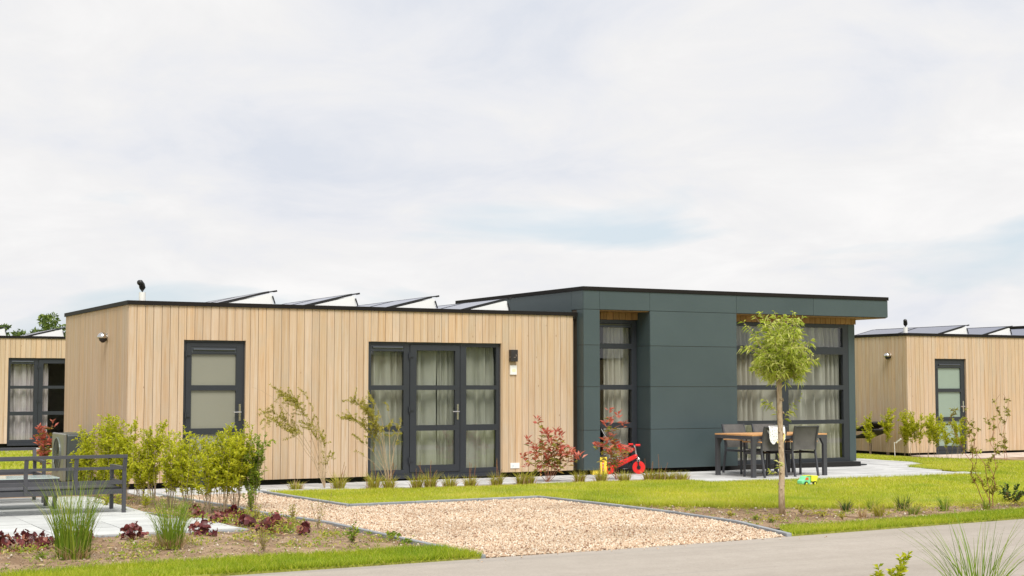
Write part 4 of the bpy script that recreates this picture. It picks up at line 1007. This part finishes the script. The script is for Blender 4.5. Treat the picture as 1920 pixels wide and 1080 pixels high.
TUFT = [(2.36, -1.0, .1), (3.01, -1.15, .20), (3.49, -1.4, .20), (3.71, -1.5, .16), (4.15, -1.6, .17), (4.36, -1.64, .2), (4.69, -1.66, .15), (5.05, -1.68, .14), (5.55, -1.64, .17), (6.09, -1.5, .18), (6.2, -1.54, .15), (7.21, -1.47, .15), (7.55, -1.6, .18), (7.96, -1.68, .14), (8.49, -1.66, .14), (8.64, -1.74, .14), (8.79, -1.82, .12), (8.99, -1.9, .12)]
TW = ['left end of the path edge before the bare boards', 'under the tips of the tall arching shrub', 'left of the pale-stemmed shrub by the glazed unit', 'at the foot of the pale-stemmed shrub', 'in front of the hinge side of the glazed door', 'in front of the middle of the glazed door', 'in front of the glazed door handle',
      'in front of the right glazed side light', 'below the right edge of the glazed unit', 'left of the white number plate', 'of fine blades below the white number plate', 'at the seam of boards and dark panels', 'in front of the dark corner pier', 'at the foot of the niche photinia',
      'in front of the tricycle front wheel', 'under the dark niche wall', 'under the left part of the large dark panel', 'at the right end of the row under the large dark panel']
for i, (x, y, h) in enumerate(TUFT):
    t = tuft('edging_plant', 'small olive tuft '+TW[i], (x, y-.2, -.005), h*1.55, .22, 130, 'tuft', 'small tufts along the path edge', 5, 'plant', .2, .012, .85, 2, .5)
    if i in (1, 2, 3, 4, 5, 7, 8, 12, 14, 15):
        g = random.Random(i); sp = [rpath((g.gauss(0, .03), 0, .03), (g.gauss(0, .16), g.gauss(0, .1), 1), g.uniform(.25, .42), 4, .05, 0, g) for _ in range(3)]
        stems(sp, .004, .003, M['redtwig'], t, 'seed_spike', 4); leafy(sp, 90, .35, .012, .01, 1., M['olive'], t, 'spike_leaf', tmean=.2)
HE = [(-3.11, -7.75, .16, .12), (-2.86, -7.62, .17, .13), (-2.74, -7.95, .15, .12), (-2.22, -7.35, .15, .08), (-1.75, -7.55, .18, .14), (-.98, -7.42, .17, .15), (-.46, -5.34, .15, .11), (-.36, -6.02, .15, .10), (.03, -5.4, .14, .10), (-.22, -6.61, .15, .11), (-.25, -7.4, .14, .10), (.05, -6.9, .17, .11), (.08, -7.75, .14, .08)]
HEL = ['cut off by the left edge of the photo', 'left of the tall ornamental grass, against the terrace edge', 'lowest of the group left of the tall ornamental grass', 'small, half hidden behind the tall ornamental grass', 'beside the paler ornamental grass on its left', 'large, before the right tip of the left terrace',
       'in the bed behind the terrace tip, under the narrow shrub', 'beside the terrace edge in the bed behind the tip', 'uppermost of the group beside the drive kerb', 'in the middle of the group right of the terrace tip', 'sprawling in weeds right of the terrace tip', 'against the drive kerb amid weeds', 'small and dark, rightmost in the left bed']
def heuchera(label, loc, h, r, seed):
    g = np.random.default_rng(seed); t = thing('heuchera', label, 'plant', loc, 0, 'wine-red heuchera plants'); n = 46
    a = g.uniform(0, 2*PI, n); q = np.sqrt(g.random(n)); el = 1+.3*np.cos(2*a+g.uniform(0, 6))+.2*np.cos(3*a+g.uniform(0, 6)); c = np.stack([np.cos(a)*r*q*el*1.1, np.sin(a)*r*q*el*1.1, h*(1-.55*q**1.5)*g.uniform(.3, 1.15, n)], 1)
    R = .034*g.uniform(.45, 1.35, n); nrm = unit(np.stack([np.cos(a)*q*1.2, np.sin(a)*q*1.2, np.full(n, .8)], 1)+g.normal(0, .55, (n, 3)))
    s = unit(np.cross(nrm, g.normal(size=(n, 3)))); u = np.cross(nrm, s); V = [c[:, None, :]-nrm[:, None, :]*R[:, None, None]*.25]
    k = 9
    for j in range(k): 
        th = 2*PI*j/k; rr = (R*(1+.2*math.cos(5*th))*g.uniform(.8, 1.15, n))[:, None]; V.append((c+(s*math.cos(th)+u*math.sin(th))*rr+nrm*rr*g.uniform(-.25, .25, (n, 1)))[:, None, :])
    V = np.concatenate(V, 1).reshape(-1, 3); b = np.arange(n)[:, None]*(k+1)
    F = np.concatenate([b+np.array([[0, 1+j, 1+(j+1) % k]]) for j in range(k)], 1).reshape(-1, 3)
    npmesh('leaf_rosette', V, F, M['heuch'], t, tint=np.repeat(np.clip(g.normal(.5, .25, n), 0, 1), k), kind='stuff')
    st = MB()
    for i in range(0, n, 2): st.tube([(0, 0, 0), tuple(c[i]*np.array([.6, .6, .7])), tuple(c[i])], .0025, 3, False)
    st.build('leaf_stalk', M['redtwig'], t, kind='stuff')
for i, (x, y, h, r) in enumerate(HE): heuchera('wine-red heuchera '+HEL[i], (x, y, -.02), h, r, 300+i)

def herb(label, loc, h, w, seed, mat='green', nst=7, lf=(.035, .015), dens=60, name='weedy_plant', group='weedy plants in the left bed', tw='graytwig', cat='plant', bare=.1):
    g = random.Random(seed); t = thing(name, label, cat, loc, 0, group); paths = []
    for i in range(nst):
        a = g.uniform(0, 2*PI); paths.append(rpath((0, 0, 0), (math.cos(a)*w/h*g.uniform(.2, 1.1), math.sin(a)*w/h*g.uniform(.2, 1.1), 1), h*g.uniform(.6, 1.05), 5, .09, .01, g))
    stems(paths, .0035, .0012, M[tw], t); leafy(paths, dens, bare, lf[0], lf[1], 1., M[mat], t, tmean=.55); return t
herb('wiry olive bushlet on the bare soil before the left verge', (-.89, -9.25, -.02), .26, .11, 401, 'olive', 16, (.02, .008), 110)
herb('sparse upright weed with bare twigs beside the drive kerb', (.41, -7.3, -.02), .47, .12, 402, 'olive', 8, (.025, .01), 45)
herb('leafy green seedling with upright dark shoot beside the drive kerb', (.20, -8.85, -.02), .16, .10, 403, 'green', 9, (.055, .028), 70)
herb('single tall shoot with small leaves rising from the leafy seedling', (.21, -8.88, -.02), .32, .02, 404, 'green', 2, (.03, .018), 40, tw='redtwig')
herb('low broad-leaved weed growing over the kerb of the drive', (.66, -8.8, -.02), .09, .09, 405, 'green', 7, (.06, .04), 60)
herb('broad-leaved weed nearest the verge at the drive kerb', (.58, -9.35, -.02), .08, .08, 406, 'green', 6, (.065, .045), 60)
herb('thin grassy weed on the kerb where the drive narrows', (.50, -6.2, -.02), .22, .08, 407, 'tuft', 9, (.05, .01), 60)
herb('leafy green bush growing beside the narrow gravel strip under the hedge', (.42, -4.85, -.02), .38, .14, 408, 'green', 10, (.04, .02), 90)
herb('pale feathery weed right of the terrace tip', (-.02, -6.3, -.02), .22, .16, 409, 'tuft', 14, (.05, .012), 90)
herb('low pale weed among the heucheras right of the terrace tip', (.0, -7.35, -.02), .15, .16, 410, 'tuft', 14, (.05, .013), 90)
herb('small green tuft under the sofa end behind the terrace', (-.98, -3.01, -.02), .18, .06, 411, 'privet', 8, (.07, .012), 70)
herb('middle green tuft behind the terrace edge', (-.76, -2.7, -.02), .16, .06, 412, 'privet', 8, (.07, .012), 70)
herb('taller green tuft right of the sofa end', (-.56, -3.4, -.02), .22, .08, 413, 'privet', 9, (.09, .012), 70)
herb('low spreading weed at the foot of the tall ornamental grass', (-2.95, -8.85, -.02), .07, .12, 414, 'green', 12, (.04, .012), 110)
herb('grassy weed between paler ornamental grass and hedge', (-.72, -5.9, -.02), .24, .10, 415, 'reed', 10, (.09, .01), 50)
for i in range(26):                                    # sprinkled seedlings, too small to tell apart
    pass
def seedlings(poly, n, name):
    P = scatter(poly, n); k = len(P); P = np.repeat(P, 7, 0)+RNG.normal(0, .02, (k*7, 3))*np.array([1, 1, 0]); m = len(P); P[:, 2] = -.015
    a = RNG.uniform(0, 2*PI, m); D = np.stack([np.cos(a), np.sin(a), RNG.uniform(.3, 1.4, m)], 1)
    V, F = leaves(P, D, RNG.uniform(.02, .06, m), RNG.uniform(.006, .014, m)); npmesh(name, V, F, M['green'], tint=np.repeat(RNG.uniform(.3, 1, m), 2), kind='stuff')
seedlings(BEDL, 22, 'weed_seedlings'); seedlings(BEDRT, 16, 'weed_seedlings')
def cover(cs, name, mat, lf):
    P = []
    for x, y, r, k in cs: P.append(np.stack([x+RNG.normal(0, r, k), y+RNG.normal(0, r, k), np.full(k, -.015)], 1))
    P = np.concatenate(P); m = len(P); P[:, 2] += np.abs(RNG.normal(0, .035, m)); a = RNG.uniform(0, 2*PI, m); D = np.stack([np.cos(a), np.sin(a), RNG.uniform(.1, 1.6, m)], 1)
    V, F = leaves(P, D, lf[0]*RNG.uniform(.5, 1.3, m), lf[1]*RNG.uniform(.6, 1.3, m), droop=.15); npmesh(name, V, F, M[mat], tint=np.repeat(RNG.uniform(.2, 1, m), 2), kind='stuff')
CS = [(-.05, -6.6, .12, 260), (.1, -7.2, .10, 200), (-.2, -7.6, .10, 180), (-.35, -6.2, .09, 160), (.3, -6.6, .08, 120), (-.1, -5.7, .10, 160), (.15, -5.3, .10, 160), (-.5, -5.5, .08, 120), (-3.0, -8.3, .12, 160), (-2.5, -8.4, .10, 120), (-1.9, -8.5, .12, 140), (-1.3, -8.2, .12, 130), (-.7, -8.1, .14, 140), (.1, -8.3, .12, 120), (-.4, -9.1, .14, 120), (-2.2, -9.2, .12, 100), (.45, -9.0, .10, 90), (-.7, -4.7, .1, 120), (-.2, -4.2, .12, 140), (-.9, -2.6, .1, 100), (.3, -5.8, .1, 130)]
cover([(x, y, r, int(k*.55)) for x, y, r, k in CS], 'ground_cover_weeds', 'tuft', (.045, .016)); cover([(x+.06, y-.05, r*1.1, k//3) for x, y, r, k in CS], 'ground_cover_weeds', 'green', (.05, .02)); cover([(x-.05, y+.07, r, k//3) for x, y, r, k in CS[:9]], 'ground_cover_weeds', 'heuch', (.05, .03))

cover([(5.6, -8.9, .1, 90), (6.6, -8.6, .12, 90), (7.4, -8.8, .12, 100), (8.2, -8.7, .12, 110), (9.0, -8.7, .14, 120), (10, -8.6, .15, 140), (5.5, -7.2, .1, 60), (6.1, -7.5, .1, 60)], 'ground_cover_weeds', 'olive', (.045, .016))
def litter(poly, n, name):
    P = scatter(poly, n); k = len(P); P[:, 2] = -.004; a = RNG.uniform(0, 2*PI, k); D = np.stack([np.cos(a), np.sin(a), RNG.uniform(-.05, .25, k)], 1)
    V, F = leaves(P, D, RNG.uniform(.02, .10, k), RNG.uniform(.004, .014, k)); npmesh(name, V, F, M['straw'], tint=np.repeat(RNG.random(k), 2), kind='stuff')
litter(BEDL, 60, 'dry_litter'); litter(BEDRT, 60, 'dry_litter'); litter([(-1.1, -1.1), (-.4, -6.9), (.4, -6), (.1, -1.2)], 170, 'dry_litter')

# right bed
BR = [(5.5, -8.2, .08, .07, 'olive', 'small olive plant in the soil left of the willow trunk'), (5.5, -8.75, .09, .10, 'green', 'broad-leaved green seedling near the kerb left of the willow trunk'), (5.42, -9.15, .07, .08, 'green', 'low green seedling nearest the kerb end'),
      (6.55, -8.3, .12, .08, 'tuft', 'grassy seedling just right of the willow trunk'), (6.52, -8.75, .09, .09, 'olive', 'brownish low plant right of the willow trunk'), (6.45, -9.2, .10, .09, 'olive', 'drooping olive plant at the verge right of the willow trunk')]
for i, (x, y, h, w, mt, lb) in enumerate(BR): herb(lb, (x, y, -.02), h, w, 500+i, mt, 9, (.045, .022), 70, group='small plants in the right bed')
BG = [(7.32, -8.25, .19, 'dkgreen', 'dark green grass tuft at the lawn edge right of the willow', 90, .15), (7.2, -9.0, .20, 'tuft', 'bright yellow-green grass tuft in the middle of the right bed', 90, .14), (7.62, -8.4, .24, 'reed', 'thin tall grass tuft behind the yellow-green one', 60, .14), (6.85, -9.1, .15, 'straw', 'dry straw-coloured tuft in the right bed', 60, .14),
      (8.07, -8.5, .25, 'dkgreen', 'dark wispy grass tuft in the right bed', 80, .2), (7.72, -9.05, .17, 'reed', 'green grass tuft at the verge in the right bed', 80, .16), (8.5, -8.8, .23, 'reed', 'grass tuft with yellow flowers left of the red-stemmed shrub', 70, .14), (9.2, -8.85, .16, 'reed', 'low grass tuft at the foot of the red-stemmed shrub', 60, .12)]
for i, (x, y, h, mt, lb, n, r) in enumerate(BG): tuft('grass_tuft', lb, (x, y, -.02), h, r, n, mt, 'grass tufts in the right bed', 6, 'grass tuft', .2, .009, .75, 3, .5)
def redstem(label, loc, specs, seed, lf=(.05, .024), mat='olive', dens=60):
    g = random.Random(seed); t = thing('red_stemmed_shrub', label, 'shrub', loc, 0, 'tall red-stemmed shrubs on the right'); main = []; side = []
    for dx, h, b in specs:
        pts = [Vector((b+dx*u+g.gauss(0, .012), g.gauss(0, .02)+.08*u*g.choice((-1, 1)), h*u)) for u in [q/9 for q in range(10)]]; main.append(pts)
        for _ in range(int(17*h)):
            q = g.uniform(.14, .99); k = min(int(q*9), 8); s = pts[k].lerp(pts[k+1], q*9-k); aa = g.uniform(0, 2*PI)
            side.append(rpath(s, (math.cos(aa), math.sin(aa), .6), g.uniform(.03, .08), 2, .2, 0, g))
    stems(main, .0075, .003, M['redtwig'], t); leafy(side, dens*2, 0, lf[0], lf[1], 1., M[mat], t, tmean=.6)
    return t
M['olive2'] = leafmat('olive_green_leaf', [(0, (.14, .07, .03)), (.3, (.20, .15, .03)), (.55, (.26, .26, .03)), (1, (.50, .50, .08))], .4)
redstem('tall red-stemmed shrub with sparse olive leaves growing from the right bed', (9.6, -8.55, -.02), [(-.62, 1.32, -.10), (-.30, 1.05, .0), (.02, 1.28, .02), (.10, 1.18, .03), (-.36, .8, -.02)], 61, mat='olive2')
redstem('slim red-stemmed shrub in front of the right chalet boards, near the right edge', (18.58, -.22, -.05), [(-.22, 1.48, 0), (.02, 1.5, .02)], 62, (.06, .03), mat='olive2')
redstem('slim red-stemmed shrub right of the right chalet door', (18.64, .75, -.05), [(-.25, 1.22, 0), (.0, .9, 0)], 63, (.06, .03), mat='olive2')
herb('dark green bramble-like shrub cut off by the right edge beside the bed', (10.25, -8.3, -.02), .30, .42, 520, 'dkgreen', 14, (.06, .035), 70, 'low_shrub', None, 'redtwig', 'shrub', .1)
herb('yellow-green shrub tip at the bottom of the photo across the road', (1.47, -15.5, -.05), .55, .11, 530, 'privet', 12, (.05, .024), 210, 'roadside_shrub', None, 'graytwig', 'shrub', .2)
herb('yellow-green shrub tip in the bottom right corner of the photo', (2.36, -15.9, -.05), .42, .08, 531, 'privet', 6, (.04, .017), 150, 'roadside_shrub', None, 'graytwig', 'shrub', .2)
# ------------------------------------------------------------------ willow
wt = thing('willow_tree', 'small globe willow standard with slim trunk, in the bed before the terrace', 'tree', (6.24, -8.3, -.02))
g = random.Random(77)
tp = [Vector((.0, 0, -.02)), Vector((-.005, 0, .3)), (Vector((.008, 0, .6))), Vector((-.002, .005, .95)), Vector((-.018, 0, 1.3)), Vector((-.02, 0, 1.6)), Vector((-.015, 0, 1.78))]
tm = MB().tube(tp, [.044, .038, .036, .034, .033, .033, .038], 12)
for _ in range(16):
    z = g.uniform(.1, 1.7); a = g.uniform(0, 2*PI); tm.lathe([(.016, -.004), (.012, .008), (.004, .013)], (math.cos(a)*.034-.006, math.sin(a)*.034, z), g.choice('xy'), 7)
tm.build('trunk', M['bark'], wt, smooth=True)
br = []; tw = []
for i in range(92):
    a = g.uniform(0, 2*PI); el = g.uniform(-.1, 1.5); d = Vector((math.cos(a)*math.cos(el), math.sin(a)*math.cos(el), math.sin(el)))
    L = g.uniform(.5, 1.12)*(.26+.44*max(0, math.sin(el))**1.2)*1.15; p = rpath((-.015+g.gauss(0, .02), g.gauss(0, .02), 1.74+g.uniform(-.06, .16)), d, L, 7, .10, .02, g); br.append(p)
    for _ in range(3):
        k = g.randint(2, 6); tw.append(rpath(p[k], (p[k]-p[k-1]).normalized()+Vector((g.gauss(0, .6), g.gauss(0, .6), g.gauss(.1, .5))), g.uniform(.08, .20), 4, .12, .10, g))
sh = [rpath((-.05, -.04, .53), (-.4, -.3, 1), .26, 4, .1, .02, g), rpath((-.06, 0, .50), (-1, -.2, .8), .16, 4, .1, .05, g), rpath((.03, -.03, 1.23), (.5, -.3, 1), .36, 5, .12, .05, g), rpath((-.05, -.02, 1.2), (-.5, -.2, 1), .42, 5, .1, .05, g), rpath((.03, 0, 1.18), (.8, 0, 1), .22, 4, .1, .05, g), rpath((-.05, 0, 1.35), (-1, 0, .4), .28, 4, .1, .06, g)]
stems(br, .007, .0022, M['willow'] if False else M['graytwig'], wt, 'branch', 4); stems(tw+sh, .0025, .001, M['graytwig'], wt, 'twig', 3)
def wleaf(paths, per, t0, tm_): return leafy(paths, per, t0, .085, .0135, .75, M['willow'], wt, 'foliage', .35, .05, tm_, None, .24)
wleaf(br, 82, .25, .6); wleaf(tw, 95, .0, .76); wleaf(sh, 55, .1, .65)
# ------------------------------------------------------------------ distant trees behind the left chalet
def fartree(label, loc, h, w, seed):
    g = np.random.default_rng(seed); t = thing('distant_tree', label, 'tree', loc, 0, 'trees beyond the left chalet')
    MB().tube([(0, 0, 0), (.1, 0, h*.45), (0, 0, h*.8)], [.22, .16, .06], 8).build('trunk', M['bark'], t)
    n = 6500; k = 34; cc = g.normal(0, 1, (k, 3))*np.array([w*.42, w*.42, h*.16])+np.array([0, 0, h*.66]); rr = g.uniform(.5, 1.0, k)*w*.26
    ci = g.integers(0, k, n); P = cc[ci]+unit(g.normal(size=(n, 3)))*rr[ci][:, None]*g.uniform(.6, 1., (n, 1)); P[:, 2] = np.minimum(P[:, 2], h)
    V, F = leaves(P, g.normal(size=(n, 3)), g.uniform(.12, .26, n), g.uniform(.08, .17, n)); npmesh('crown', V, F, M['treeleaf'], t, tint=np.repeat(np.clip(g.normal(.5, .22, n), 0, 1), 2), kind='stuff')
fartree('leafy tree at the far left edge beyond the left chalet roof', (6.3, 62, 0), 4.95, 2.0, 1)
fartree('small rounded tree in the gap between the left chalet solar panels', (8.6, 64, 0), 4.95, 1.9, 2)
fartree('tallest tree beyond the left chalet, behind its solar panel', (10.8, 62, 0), 5.5, 2.3, 3)
fartree('dark tree touching the outline of the nearest chalet corner', (13.0, 63, 0), 4.9, 2.2, 4)

# ------------------------------------------------------------------ chalets across the road, mirrored in the glazing
def mirrored(label, x0, wood_w, dark_w):
    t = thing('house', label, 'house', (x0, -33, -.05), 0, 'chalets across the road')
    MB().box(0, wood_w, -4, 0, .08, 2.9).build('wall', M['wood'], t); MB().box(-.03, wood_w, -4.03, .03, 2.901, 2.96).build('roof_trim', M['trim'], t)
    MB().box(wood_w+.001, wood_w+dark_w, -4.5, .2, .08, 3.34).build('dark_wall', M['panel'], t); MB().box(wood_w+.001, wood_w+dark_w+.5, -4.5, .23, 3.341, 3.42).build('roof_trim', M['trim'], t)
    f = MB().grid(1.0, 3.5, .1, 2.4, .001, .06, [(1.1, 1.8, .2, 2.3), (1.95, 2.6, .2, 2.3), (2.75, 3.4, .2, 2.3)]).build('window', M['frame'], t); MB().box(1.05, 3.45, .01, .02, .15, 2.35).build('pane', M['black'], f)
mirrored('wooden chalet across the road, mirrored in the panes of the glazed double unit', 12, 8, 6)
mirrored('wooden chalet across the road, mirrored in the tall window behind the table', 31, 8, 6.5)
